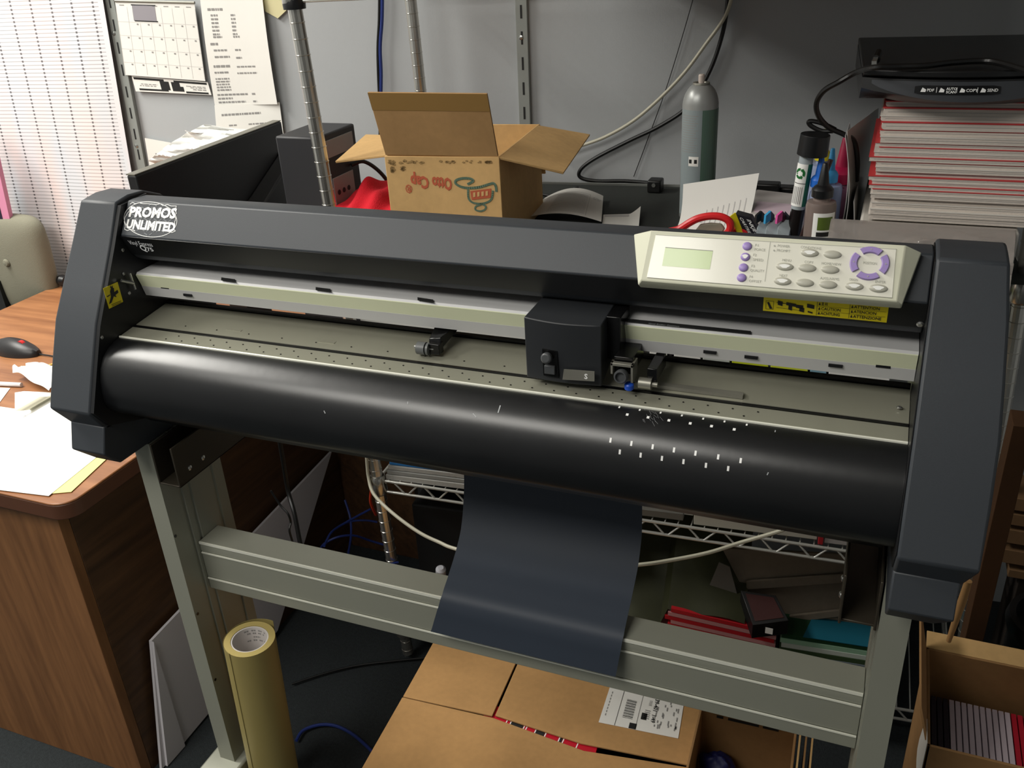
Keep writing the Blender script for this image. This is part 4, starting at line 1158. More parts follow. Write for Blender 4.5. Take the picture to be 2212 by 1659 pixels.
# ---- spray can
yc_ = .80; cx_ = .1285
can = thing('spray_can', (cx_, yc_, 1.0), 'grey green aerosol can without cap on the black board', 'spray can')
M_CAN = mat('can_grey', (158, 160, 158), .35, .3)
zs = at(1512, 222, 'y', yc_).z; zn = at(1512, 180, 'y', yc_).z; ztp = at(1512, 160, 'y', yc_).z
b = MB(M_CAN); b.lathe([(.030, 0), (.0315, .003), (.0315, zs - 1.0)] + [(.0315 * math.cos(t_) * .62 + .0315 * .38 * (1 - math.sin(t_) * .3), zs - 1.0 + (zn - zs) * math.sin(t_)) for t_ in [k * PI / 16 for k in range(1, 9)]], (cx_, yc_, 1.0), n=36); b.build('body', can, smooth=50)
b = MB(mat('can_label_green', (92, 118, 104), .4, .2)); 
def arc_label(b, c_, r_, a0, a1, z0, z1, n_=14):
    for k in range(n_):
        t0 = lerp(a0, a1, k / n_); t1 = lerp(a0, a1, (k + 1) / n_)
        b.poly([(c_[0] + r_ * math.cos(t0), c_[1] + r_ * math.sin(t0), z0), (c_[0] + r_ * math.cos(t1), c_[1] + r_ * math.sin(t1), z0), (c_[0] + r_ * math.cos(t1), c_[1] + r_ * math.sin(t1), z1), (c_[0] + r_ * math.cos(t0), c_[1] + r_ * math.sin(t0), z1)])
arc_label(b, (cx_, yc_), .0318, -PI * .40, PI * .2, 1.01, zs - .008)
b.use(mat('can_label_grey', (140, 150, 152), .4)); arc_label(b, (cx_, yc_), .0319, -PI * .86, -PI * .40, 1.01, zs - .008)
b.use(M_PR)
for k in range(16): arc_label(b, (cx_, yc_), .0321, -PI * .80, -PI * (.47 + .03 * (k % 3)), zs - .018 - k * .0042, zs - .0168 - k * .0042, 8)
b.use(M_PAP); arc_label(b, (cx_, yc_), .0321, -PI * .62, -PI * .44, zs - .105, zs - .088, 8)
b.use(M_INKD)
for a_ in (-.585, -.49): arc_label(b, (cx_, yc_), .0323, PI * a_ - .08, PI * a_ + .08, zs - .100, zs - .093, 3)
b.build('label', can)
b = MB(M_STEEL); b.lathe([(.0125, 0), (.0150, .003), (.0145, .006), (.010, .0055), (.009, .003)], (cx_, yc_, zn - .004), n=24); b.build('rim', can)
b = MB(mat('nozzle_white', (214, 200, 190), .4)); b.lathe([(.0045, 0), (.0055, .004), (.0055, ztp - zn - .002), (.004, ztp - zn)], (cx_, yc_, zn), n=16); b.build('nozzle', can)

# ---- cables against the wall
def cable(name, pts, r, m, label, group=None, sub=6, cat='cable'):
    b = MB(m); b.tube(pts, r, 8, sub); return tag(b.build(name), label, cat, group)
M_CW = mat('cable_white', (196, 192, 172), .5); M_CB = mat('cable_black', (18, 18, 18), .4); M_CBL = mat('cable_blue', (34, 52, 120), .45); M_OR = mat('cable_orange', (200, 60, 30), .5)
cable('white_cable', [wall(x, y) + WN * .02 for x, y in ((1590, -40), (1570, 30), (1525, 95), (1480, 155), (1425, 212), (1370, 258), (1310, 292), (1255, 312), (1200, 330))], .0035, M_CW, 'white cable sagging down the wall to the open cardboard box')
cable('black_cable', [wall(x, y) + WN * .012 for x, y in ((1572, -40), (1573, 0), (1562, 70), (1535, 150), (1490, 225), (1430, 268), (1360, 302), (1290, 338), (1258, 362), (1256, 380), (1290, 388), (1350, 388), (1405, 392))], .0042, M_CB, 'thick black cable looping down the wall behind the spray can')
cable('thin_wire', [wall(x, y) + WN * .006 for x, y in ((1508, -40), (1480, 60), (1440, 190), (1400, 300), (1370, 380))], .0009, M_CB, 'very thin dark wire hanging down the shaded wall')
cable('blue_cable', [wall(x, y) + WN * .014 for x, y in ((832, -40), (831, 40), (827, 100), (829, 160), (828, 240), (830, 330))], .0038, M_CBL, 'blue cable hanging straight down the wall behind the box flap')
cable('black_cable', [wall(x, y) + WN * .014 for x, y in ((826, -40), (825, 40), (822, 100), (823, 160), (826, 240), (826, 330))], .0036, M_CB, 'black cable hanging beside the blue cable on the wall')
for z_ in (0,):
    p = at(1417, 400, 'z', 1.012); b = MB(M_CB); b.box(p.x - .014, p.x + .014, p.y - .02, p.y + .012, 1.0005, 1.026); ad = thing('cable_plug', (p.x, p.y, 1.0), 'small black plug at the end of the wall cable on the black board', 'plug'); b.build('body', ad, bevel=.003)
    MB(M_SCREW).lathe([(.004, 0), (.004, .002)], (p.x, p.y - .02, 1.017), (0, -1, 0), n=14).build('socket', ad)
cable('black_cable', [at(x, y, 'z', 1.004) for x, y in ((1165, 418), (1200, 424), (1225, 418), (1240, 408), (1252, 406), (1252, 414), (1240, 420))], .0028, M_CB, 'short black cable loop on the board between box and curled paper')

# ---- papers on the board
def bpaper(name, fn, label, marks=None, m=None, nu=18, nv=14):
    b = MB(m or M_PAP); b.grid(fn, nu, nv, .0004)
    if marks:
        for (u0, u1, v0, v1, mm) in marks:
            b.use(mm); k = max(1, int((u1 - u0) / .08))
            kv = max(1, int((v1 - v0) / .07 + .5))
            for i in range(k * kv):
                a0 = lerp(u0, u1, (i % k) / k); a1 = lerp(u0, u1, (i % k + 1) / k); w0 = lerp(v0, v1, (i // k) / kv); w1 = lerp(v0, v1, (i // k + 1) / kv)
                P = [fn(a0, w1), fn(a1, w1), fn(a1, w0), fn(a0, w0)]; n_ = (P[1] - P[0]).cross(P[3] - P[0]).normalized()
                if n_.dot(CAM - P[0]) < 0: n_ = -n_
                b.poly([p + n_ * .0008 for p in P])
    return tag(b.build(name), label, 'paper')
# curled list beside the box
q1_ = [at(1178, 436, 'z', 1.002), at(1303, 432, 'z', 1.002), at(1299, 486, 'z', 1.002), at(1125, 480, 'z', 1.002)]
def f1(u, v):
    p = quadpt(q1_, u, v).copy(); p.z = 1.002 + .026 * math.sin(PI * min(1, u * .80 + .1)) * (1 - .25 * v); return p
bpaper('curled_paper', f1, 'curled printed list lying against the right side of the open cardboard box', [(.1, .80, .16, .165, M_PR), (.80, .803, .16, .95, M_PR)] + [(.3, .78, .22 + .045 * k, .232 + .045 * k, M_PRL) for k in range(16)] + words([(.85, .98, .22, .02), (.85, .97, .27, .02)], M_PRL))
q2_ = [at(1303, 464, 'z', 1.002), at(1384, 462, 'z', 1.002), at(1380, 494, 'z', 1.002), at(1300, 490, 'z', 1.002)]
def f2(u, v):
    p = quadpt(q2_, u, v).copy(); p.z = 1.002 + .05 * max(0, u - .7) ** 1.3 * (1.4 - v); return p
bpaper('label_slip', f2, 'narrow white slip with a curled end, right of the curled list', [(.05, .7, .06, .2, M_PRL)])
# tall invoice standing up
Ti = [at(1476, 398, 'y', .735), at(1640, 374, 'y', .75), at(1600, 500, 'y', .64), at(1425, 490, 'y', .64)]
def f3(u, v):
    p = quadpt([Ti[0], Ti[1], Ti[2], Ti[3]], u, v); p = p.copy()
    p.z = max(1.002, lerp(Ti[0].z, Ti[1].z, u) * (1 - v) + 1.004 * v - .028 * math.sin(PI * v) * .9); p.x += .012 * math.sin(PI * v) * (1 - u)
    return p
bpaper('invoice_sheet', f3, 'white printed invoice bending up in front of the spray can', words([(.05 + .02 * k, .18 + .02 * k, .55 + .03 * k, .02) for k in range(3)] + [(.30, .38, .35 + .05 * k, .02) for k in range(3)], M_PRL) +
       [(.36 + .075 * k, .372 + .075 * k, .30 - .012 * k, .86, M_PRL) for k in range(8)])

# ---- scissors with red handles
sci = thing('scissors', (.17, .60, 1.0), 'scissors with red plastic handles behind the control panel', 'scissors')
M_RH = mat('scissors_red', (214, 40, 44), .35)
def loop3(pts, r, name, m, ax='y', vals=None, sub=5):
    b = MB(m); b.tube(pts, r, 10, sub); return b.build(name, sci)
ys = .605
loop3([at(x, y, 'y', ys) for x, y in ((1424, 502), (1445, 500), (1467, 495), (1488, 482), (1508, 472), (1532, 467), (1556, 468), (1573, 476), (1578, 488), (1574, 500), (1562, 508), (1535, 514), (1500, 512), (1470, 504))], .0062, 'handle_loop', M_RH)
loop3([at(x, y, 'y', ys + .02) for x, y in ((1575, 503), (1590, 496), (1606, 497), (1614, 505), (1606, 515), (1590, 518), (1575, 514))], .006, 'handle_loop', M_RH)
b = MB(mat('handle_insert', (150, 148, 130), .6)); P = [at(x, y, 'y', ys + .004) for x, y in ((1500, 500), (1512, 485), (1535, 482), (1558, 484), (1566, 495), (1556, 508), (1530, 512))]; b.ngon(P[::-1], .006); b.build('handle_grip', sci, bevel=.002)
b = MB(M_STEEL); b.slab([at(1470, 500, 'y', ys), at(1440, 510, 'y', ys), Vector((.02, .58, 1.004)), Vector((.03, .60, 1.012))], .002); b.build('blade', sci)

# ---- clear tray with pinkish lid
M_TRAY = mat('frosted_tray', (196, 190, 186), .35, trans=.15); M_TRAYP = mat('tray_pink', (206, 186, 196), .4)
tr = thing('plastic_tray', (.27, .82, 1.0), 'frosted plastic tray with a pinkish insert left of the ink bottles', 'tray')
a_ = [at(1634, 408, 'z', 1.05), at(1740, 420, 'z', 1.05), at(1738, 470, 'z', 1.04), at(1618, 462, 'z', 1.04)]
b = MB(M_TRAY); b.hexa([Vector((p.x, p.y, 1.001)) for p in (a_[3], a_[2], a_[1], a_[0])], [a_[3], a_[2], a_[1], a_[0]]); b.build('body', tr, bevel=.003)
b = MB(M_TRAYP); i_ = [lerp(p, sum(a_, Vector()) / 4, .16) + Z * .0004 for p in a_]; b.slab([i_[3], i_[2], i_[1] * .5 + i_[2] * .5, i_[0] * .5 + i_[3] * .5], .001); b.build('insert', tr)
# black adapters behind it
for k, (px, py, w_, h_) in enumerate(((1660, 394, .022, .02), (1705, 402, .02, .012))):
    p = at(px, py, 'z', 1.03 + .01 * (k == 0)); b = MB(M_CB); b.box(p.x - w_, p.x + w_, p.y - .015, p.y + .015, 1.001, p.z); tag(b.build('power_adapter', bevel=.003), ('square black adapter at the back of the board, behind the invoice', 'low black adapter at the back of the board, behind the plastic tray')[k], 'adapter')

# ---- ink cartridges and their boxes
yk = .62
def card_box(px4, depth, mf, ms, name, label, lab_text=None):
    """carton leaning: front face by photo corners at y = yk"""
    o_ = thing(name, at(*px4[3], 'y', yk), label, 'ink carton')
    P = [at(x, y, 'y', yk) for x, y in px4]
    b = MB(ms); b.slab([P[3], P[2], P[1], P[0]], depth); b.build('carton', o_, bevel=.0006)
    return o_, P
o_, P = card_box([(1589, 461), (1622, 470), (1645, 510), (1607, 512)], .02, None, mat('carton_black', (26, 24, 32), .5), 'ink_carton', 'black and yellow ink carton leaning beside the red scissors')
b = MB(M_YEL); Y4 = [at(1578, 467, 'y', yk - .006), at(1589, 459, 'y', yk), at(1607, 505, 'y', yk), at(1597, 510, 'y', yk - .006)]
b.slab([Y4[3], Y4[2], Y4[1], Y4[0]], .003); b.build('yellow_face', o_)
b = MB(M_WHITE); u_ = (P[3] - P[0]).normalized() * 1; up_ = (P[1] - P[0]).normalized()
b.text('INKJET', P[0] + (P[1] - P[0]) * .72 + Vector((0, -.001, -.004)), (P[2] - P[1]), (P[1] - P[0]) , .010, bold=.0001)
b.text('CARTRIDGE', P[0] + (P[1] - P[0]) * .25 + Vector((0, -.001, -.004)), (P[2] - P[1]), (P[1] - P[0]), .008, bold=.0001)
b.build('lettering', o_)
M_CLR = mat('clear_plastic', (190, 200, 205), .2, trans=.3)
for i, (px, col, nm) in enumerate(((1645, (34, 34, 36), 'black'), (1665, (60, 160, 210), 'cyan'), (1690, (220, 90, 160), 'magenta'))):
    pz = at(px - 3, 480, 'y', yk)
    ct = thing('ink_cartridge', (pz.x, yk, 1.0), 'small ink cartridge with a %s label in the row behind the control panel' % nm, 'ink cartridge', 'ink cartridges behind the control panel')
    sc_ = Vector((1, 0, 0))
    T0 = at(px - 10, 466, 'y', yk - .01); T1 = at(px + 1, 456, 'y', yk); T2 = at(px, 476, 'y', yk); T3 = at(px - 12, 484, 'y', yk - .01)
    b = MB(mat('ink_label_' + nm, col, .4)); b.slab([T3, T2, T1, T0], .004); b.build('label', ct)
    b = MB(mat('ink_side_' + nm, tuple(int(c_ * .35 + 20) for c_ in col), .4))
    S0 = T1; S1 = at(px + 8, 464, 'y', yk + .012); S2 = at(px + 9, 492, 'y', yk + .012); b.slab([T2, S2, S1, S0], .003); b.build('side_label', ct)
    b = MB(M_CLR); Q0 = at(px - 13, 492, 'y', yk - .012); Q1 = at(px + 1, 482, 'y', yk - .004); Q2 = at(px + 12, 502, 'y', yk); Q3 = at(px - 4, 512, 'y', yk - .012)
    for q_ in (Q0,): pass
    b.hexa([Vector((Q0.x, yk - .012, 1.001)), Vector((Q0.x + .024, yk - .012, 1.001)), Vector((Q0.x + .024, yk + .014, 1.001)), Vector((Q0.x, yk + .014, 1.001))],
           [Vector((Q0.x + .002, yk - .012, Q0.z)), Vector((Q0.x + .020, yk - .012, Q3.z)), Vector((Q0.x + .022, yk + .014, T2.z)), Vector((Q0.x + .006, yk + .014, T2.z))])
    b.build('tank', ct, bevel=.001)
b = MB(mat('carton_black', (26, 24, 32), .5)); P = [at(x, y, 'y', yk + .01) for x, y in ((1694, 460), (1716, 484), (1732, 514), (1706, 514))]; b.slab([P[3], P[2], P[1], P[0]], .012)
o_ = thing('ink_carton', P[3], 'black ink carton with white lettering right of the magenta cartridge', 'ink carton'); b.build('carton', o_, bevel=.0006)
b = MB(M_WHITE); b.text('INKJET', P[0] + (P[2] - P[0]) * .1 + Vector((.004, -.001, -.012)), (P[2] - P[0]), Vector((.4, 0, .6)), .008); b.build('lettering', o_)

# ---- recycled-label tube with a big black cap
yt = .63
tb = thing('refill_tube', (.33, yt, 1.0), 'clear tube with a large black cap and a white green recycling label', 'bottle')
T = at(1747, 312, 'y', yt); Bm = at(1715, 500, 'y', yt); axd = (T - Bm).normalized()
Bt = Bm + axd * ((1.002 - Bm.z) / axd.z)
b = MB(M_CLR); b.cyl(Bt, T - axd * .014, .0108, n=24); b.build('tube', tb)
b = MB(mat('dark_ink', (26, 22, 22), .3)); b.cyl(Bt + axd * .001, at(1724, 450, 'y', yt), .0111, n=24); b.build('ink', tb)
b = MB(M_BLK); ofs_ = Vector((.0075, 0, 0)); b.cyl(T - axd * .016 + ofs_, T + axd * .016 + ofs_, .0232, .0222, n=32); b.build('cap', tb, bevel=.001)
lb = MB(M_PAP2); su = axd.cross(Vector((0, -1, 0))).normalized(); fw = su.cross(axd).normalized()
if fw.y > 0: fw = -fw
def tl_(a, h, r=.0116): return Bt + axd * h + su * (r * math.sin(a)) + fw * (r * math.cos(a))
h0 = (at(1729, 443, 'y', yt) - Bt).dot(axd); h1 = (at(1743, 352, 'y', yt) - Bt).dot(axd)
sg = 1 if su.x > 0 else -1
def wrap(b, a0, a1, h0, h1, r, n_=10):
    for k in range(n_):
        t0 = lerp(a0, a1, k / n_) * sg; t1 = lerp(a0, a1, (k + 1) / n_) * sg
        b.poly([tl_(t0, h0, r), tl_(t1, h0, r), tl_(t1, h1, r), tl_(t0, h1, r)])
wrap(lb, -1.4, .5, h0, h1, .0116); lb.use(mat('label_green', (24, 104, 82), .5)); wrap(lb, .5, 1.5, h0, h1, .0116)
lb.use(M_INKD); wrap(lb, -1.2, .5, h1 - .031, h1 - .030, .0118)
lb.use(mat('recycle_green', (30, 110, 50), .5))
for k in range(3):
    a_ = k * 2 * PI / 3 + PI / 2
    for j in range(5):
        t0 = a_ + j * .3; t1 = a_ + (j + 1) * .3
        def rp_(t_, rr): return tl_(sg * (-.45 + rr * math.cos(t_) / .0118), h1 - .015 + rr * math.sin(t_), .0119)
        lb.poly([rp_(t0, .0045), rp_(t1, .0045), rp_(t1, .0085), rp_(t0, .0085)])
    t2 = a_ + 1.5; lb.poly([rp_(t2, .003), rp_(t2 + .5, .0065), rp_(t2, .0100)])
lb.use(M_PR)
for k in range(6): wrap(lb, -1.1 + .24 * k, -1.0 + .24 * k, h0 + .004, h1 - .036, .0118, 2)
lb.build('label', tb)
b = MB(mat('stick_brown', (48, 30, 28), .3)); b.cyl(at(1795, 345, 'y', .60), at(1728, 520, 'y', .60), .0036, n=10); tag(b.build('dark_stick'), 'thin dark brown stick leaning on the capped refill tube', 'stick')

def nozzle_bottle(px, ptop, pcap, pbody, yb, r, mcap, mbody, label, rc=None, lbl=False):
    """px centre; ptop tip pixel y, pcap cap base pixel y, pbody shoulder pixel y"""
    c_ = at(px, pcap, 'y', yb); o_ = thing('ink_bottle', (c_.x, yb, 1.0), label, 'ink bottle', 'ink bottles with cone nozzles')
    zt2 = at(px, ptop, 'y', yb).z; zc2 = c_.z; zb2 = at(px, pbody, 'y', yb).z; rc = rc or r * .72
    hc = (zt2 - zc2)
    b = MB(mcap); b.lathe([(rc, 0), (rc, hc * .22), (rc * .82, hc * .30), (rc * .55, hc * .36), (rc * .26, hc * .97), (rc * .2, hc)], (c_.x, yb, zc2), n=24); b.build('nozzle_cap', o_, smooth=30)
    b = MB(mbody); b.lathe([(r * .95, 0), (r, .003), (r, zb2 - 1.0 - .006), (r * .93, zb2 - 1.0), (rc * .8, zb2 - 1.0 + .002), (rc * .7, zc2 - 1.0 + .003)], (c_.x, yb, 1.001), n=28); b.build('body', o_, smooth=40)
    if lbl:
        z1 = zb2 - .012
        b = MB(M_PAP2); arc_label(b, (c_.x, yb), r + .0004, -PI * .62, -PI * .12, 1.003, z1)
        b.use(mat('label_olive', (92, 112, 44), .5)); arc_label(b, (c_.x, yb), r + .0007, -PI * .52, -PI * .2, z1 - .026, z1 - .006)
        b.use(M_INKD); arc_label(b, (c_.x, yb), r + .0007, -PI * .53, -PI * .2, z1 - .036, z1 - .029)
        b.build('label', o_)
    return o_
nozzle_bottle(1776, 352, 424, 436, .575, .0225, M_BLK, mat('bottle_brown_grey', (120, 106, 100), .35), 'brown grey ink bottle with a black cone nozzle and olive label', rc=.0160, lbl=True)
nozzle_bottle(1792, 320, 392, 400, .68, .021, mat('cap_cyan', (70, 160, 214), .4), mat('bottle_frost', (150, 160, 190), .3), 'ink bottle with a light blue nozzle behind the black nozzled one', rc=.0125)
nozzle_bottle(1769, 333, 402, 416, .63, .0135, mat('cap_blue', (36, 104, 200), .4), mat('bottle_frost', (150, 160, 190), .3), 'ink bottle with a deep blue nozzle next to the black nozzled one', rc=.0135)
nozzle_bottle(1818, 296, 392, 402, .72, .024, mat('cap_magenta', (176, 22, 70), .4), mat('bottle_pinkish', (170, 110, 140), .3), 'ink bottle with a magenta nozzle against the standing envelope', rc=.022)
nozzle_bottle(1776, 279, 345, 356, .80, .021, mat('cap_yellow', (214, 200, 30), .4), mat('bottle_frost', (150, 160, 190), .3), 'ink bottle with a yellow nozzle showing above the black capped tube', rc=.0125)

# ---- standing glossy grey envelope (curved sheets)
M_ENV = mat('envelope_grey', (168, 168, 166), .3); M_ENV2 = mat('envelope_light', (210, 210, 210), .25)
en = thing('standing_folder', (.40, .70, 1.0), 'curved grey glossy folder standing between ink bottles and magazines', 'folder')
def f4(u, v):
    z = lerp(at(1850, 242, 'y', .75).z, 1.002, v)
    return Vector((.385 + .035 * u + .010 * math.sin(PI * v) * (1 - .6 * u), .60 + .30 * u, z - .02 * u * (1 - v)))
b = MB(M_ENV); b.grid(f4, 14, 16, .0012); b.build('cover', en)
for k, (px, tp_, dx) in enumerate(((1806, 290, 0), (1822, 430, .012))):
    z1 = at(px, tp_, 'y', .60).z; x_ = at(px + 18, 470, 'y', .60).x - .006 + dx
    b = MB(M_ENV2)
    b.grid(lambda u, v: Vector((x_ + .012 * math.sin(PI * v) * (1 if k == 0 else .2) - .006 * (1 - v), .59 + .10 * u, lerp(z1, 1.002, v))), 6, 14, .0008); b.build('inner_sheet', en)

# ---- magazine stack
rn = random.Random(12)
x0m, ym = .430, .535; zz = 1.092; i = 0
ordn = ['lowest', 'second', 'third', 'fourth', 'fifth', 'sixth', 'seventh', 'eighth', 'ninth', 'tenth', 'eleventh', 'twelfth', 'thirteenth', 'fourteenth', 'fifteenth', 'sixteenth', 'seventeenth', 'eighteenth', 'nineteenth', 'twentieth', 'twenty-first', 'twenty-second', 'twenty-third', 'twenty-fourth', 'twenty-fifth', 'twenty-sixth', 'twenty-seventh', 'twenty-eighth', 'twenty-ninth', 'thirtieth']
M_PG = mat('magazine_pages', (206, 196, 186), .75, bump=.3, bscale=200); M_RC = mat('magazine_red_cover', (196, 60, 62), .5); M_WC = mat('magazine_white_cover', (214, 208, 200), .5)
zmax = 1.2605; lst = []
ths = []
z_ = zz
while z_ < zmax - .003:
    k = len(ths); th = (.0085 if k < 3 else rn.uniform(.0055, .0078)) if z_ < 1.20 else rn.uniform(.0075, .012)
    th = min(th, zmax - z_); ths.append((z_, th)); z_ += th
N = len(ths)
for k, (z_, th) in enumerate(ths):
    folded = z_ > 1.205
    o_ = thing('magazine', (.53, ym + .12, z_), ('folded' if folded else 'flat') + ' red and white magazine, ' + ordn[k] + ' from the bottom of the tall stack under the scanner', 'magazine', 'magazines in the tall stack')
    dx = rn.uniform(-.004, .006) + (-.006 if k in (8, 12, 13) else 0) + (.004 if folded else 0) - (.002 if k < 3 else 0); dy = rn.uniform(-.004, .004)
    wv = rn.uniform(.0004, .0012)
    xl_ = x0m + dx; W_ = .216; D_ = .275
    def pg(x, y, z): return (x, y, z + .0)
    hh = th * .82
    prof = []
    nseg = 8
    if folded:
        for j in range(nseg + 1):
            a_ = PI / 2 + PI * j / nseg; prof.append((xl_ + hh / 2 + hh / 2 * math.cos(a_), z_ + hh / 2 + hh / 2 * math.sin(a_)))
        prof += [(xl_ + W_, z_), (xl_ + W_, z_ + hh)]
    else:
        prof = [(xl_, z_ + hh), (xl_, z_), (xl_ + W_, z_), (xl_ + W_, z_ + hh)]
    b = MB(M_PG); a0 = [b.pt((p[0], ym + dy, p[1])) for p in prof]; a1 = [b.pt((p[0], ym + dy + D_, p[1])) for p in prof]
    b.face(a0); b.face(a1[::-1])
    for j in range(len(prof)):
        q_ = (j + 1) % len(prof); b.face((a0[q_], a0[j], a1[j], a1[q_]))
    b.use(M_PR)
    b.poly([(xl_ + .006, ym + dy - .0002, z_ + hh * .5), (xl_ + W_, ym + dy - .0002, z_ + hh * .5), (xl_ + W_, ym + dy - .0002, z_ + hh * .5 + .0005), (xl_ + .006, ym + dy - .0002, z_ + hh * .5 + .0005)])
    b.build('pages', o_)
    red = (k % 3 != 1) if k > 2 else False
    b = MB(M_RC if red else M_WC); b.box(xl_ - .001, xl_ + W_ + .001, ym + dy - .001, ym + dy + D_, z_ + th * .83, z_ + th * .995); b.build('cover', o_)
# ---- plastic wrapped pack under the magazines, drooping over the right end of the cutter
M_FILM = mat('clear_film', (200, 192, 186), .08, trans=.6, spec=1.0)
M_FILMW = mat('wrapped_white', (196, 192, 184), .5)
pk = thing('wrapped_pack', (.53, .62, 1.0), 'plastic wrapped pack of paper under the tall magazine stack', 'wrapped paper pack')
b = MB(M_FILMW); b.box(.420, .628, .52, .80, 1.0015, 1.0885); b.build('paper_block', pk, bevel=.004)
b = MB(M_FILM)
def f6(u, v):
    x = lerp(.380, .622, u)
    y = lerp(.53, .455, v ** .6); z = lerp(1.0905, 1.012, v ** 1.2)
    w_ = .0035 * math.sin(7 * u + 13 * v) + .0022 * math.sin(15 * u - 23 * v) + .0015 * math.sin(31 * v + 9 * u) + .0008 * math.sin(60 * u + 45 * v)
    return Vector((x, y - abs(w_) * v, z + w_ * min(1, 3 * v)))
b.grid(f6, 70, 26, .0003); b.build('film', pk, smooth=30)
for k in range(3):
    b = MB(M_FILMW); b.box(.405 + .012 * k, .43 + .012 * k, .50 - .002 * k, .52, 1.004 + .016 * k, 1.016 + .016 * k); b.build('folded_end', pk, bevel=.002)

# ---- flatbed scanner on top of the magazines
sn = thing('scanner', (.52, .7, zmax), 'slim black flatbed scanner lying on top of the magazine stack', 'scanner')
MS = Matrix.Translation((.53, .50, zmax + .001)) @ Matrix.Rotation(math.atan(.07), 4, 'Z')
def ms(x, y, z): return MS @ Vector((x, y, z))
xa, xb = -.128, .128; Ds = .36
M_SC = mat('scanner_black', (20, 20, 21), .3); M_SC2 = mat('scanner_front', (58, 60, 64), .32)
b = MB(M_SC)
fr = []
n = 16
for i in range(n + 1):
    t_ = i / n; x = lerp(xa, xb, t_); bow = .030 * math.sin(PI * t_) ** .8
    fr.append((x, -bow + .012, .014 * (1 - math.sin(PI * t_)) ** 2))
HB = .0335
lo = [b.pt(ms(x, y + .014, .001 + z)) for x, y, z in fr]; mi_ = [b.pt(ms(x, y, .012 + z * .6)) for x, y, z in fr]; hi = [b.pt(ms(x, y + .003, HB)) for x, y, z in fr]
bh = [b.pt(ms(x, Ds, HB)) for x, y, z in fr]; bl_ = [b.pt(ms(x, Ds, .0)) for x, y, z in fr]; lf = [b.pt(ms(x, .05, .0)) for x, y, z in fr]
for r0, r1 in ((lo, mi_), (mi_, hi), (hi, bh), (bh, bl_), (bl_, lf), (lf, lo)):
    for i in range(n): b.face((r0[i], r0[i + 1], r1[i + 1], r1[i]))
b.face((lo[0], mi_[0], hi[0], bh[0], bl_[0], lf[0])); b.face((lo[n], lf[n], bl_[n], bh[n], hi[n], mi_[n]))
b.build('body', sn, smooth=40)
LT = .0455
b = MB(M_SC); P = [ms(x, y + .004, 0) for x, y, z in fr]
top_ = [Vector((p.x, p.y, zmax + LT)) for p in P] + [ms(xb, Ds, LT - .001), ms(xa, Ds, LT - .001)]
b.ngon(top_, .0095); b.build('lid', sn, bevel=.002)
b = MB(M_SC2)
def cres(t_, d, off=.0016):
    """point on the silver crescent, t_ along, d metres below its upper edge"""
    x = lerp(xa + .012, xb - .004, t_); f_ = (x - xa) / (xb - xa); bow = .030 * math.sin(PI * f_) ** .8
    return ms(x, -bow + .012 + .003 - d * .14 - off, .0315 - d)
rows = []
for j in range(5):
    rows.append([b.pt(cres(i / 24, (j / 4) * .025 * math.sin(PI * min(1, i / 24 * .97 + .015)) ** .55)) for i in range(25)])
for r0, r1 in zip(rows, rows[1:]):
    for i in range(24): b.face((r0[i], r0[i + 1], r1[i + 1], r1[i]))
b.build('front_panel', sn)
# button bar follows the crescent
def cpx(px, py):
    """crescent parameter for a photo pixel"""
    best = min(((proj_(cres(t_ / 400, d_ / 4000)), t_ / 400, d_ / 4000) for t_ in range(0, 401, 4) for d_ in range(0, 101, 4)), key=lambda e: (e[0][0] - px) ** 2 + (e[0][1] - py) ** 2)
    return best[1], best[2]
def proj_(X):
    c_ = RC @ (Vector(X) - CAM); return (c_[0] / c_[2] * F + PX, c_[1] / c_[2] * F + PY)
t0_, d0_ = cpx(1977, 194); t1_, d1_ = cpx(2161, 194)
dm = (d0_ + d1_) / 2
b = MB(M_BLKG); rows = []
for j in range(2): rows.append([b.pt(cres(lerp(t0_, t1_, i / 12), dm + (-.0055, .0055)[j] * (1 - .25 * (i in (0, 12))), .0030)) for i in range(13)])
for i in range(12): b.face((rows[0][i], rows[0][i + 1], rows[1][i + 1], rows[1][i]))
bb = b.build('button_bar', sn)
b = MB(M_WHITE)
def bartext(s_, u0, dd, size):
    t_ = lerp(t0_, t1_, u0); a = cres(t_, dm + dd, .0036); c = cres(t_ + .05, dm + dd, .0036); up = (cres(t_, dm + dd - .005, .0036) - a)
    b.text(s_, a, c - a, up, size, bold=.00008)
for s_, u_, d_, z_ in (('PDF', .145, .0018, .0050), ('AUTO', .37, -.0004, .0044), ('SCAN', .37, .0036, .0044), ('COPY', .60, .0018, .0052), ('SEND', .845, .0018, .0052)): bartext(s_, u_, d_, z_)
for u_ in (.07, .285, .525, .765):
    b.ngon([cres(lerp(t0_, t1_, u_ + a_), dm + c_, .0036) for a_, c_ in ((0, .0025), (.06, .0025), (.065, -.0005), (.02, -.003))], .0001)
for u_ in (.255, .49, .73):
    b.ngon([cres(lerp(t0_, t1_, u_ + a_), dm + c_, .0036) for a_, c_ in ((0, .003), (.006, .003), (.006, -.0035), (0, -.0035))], .0001)
b.build('button_lettering', bb)
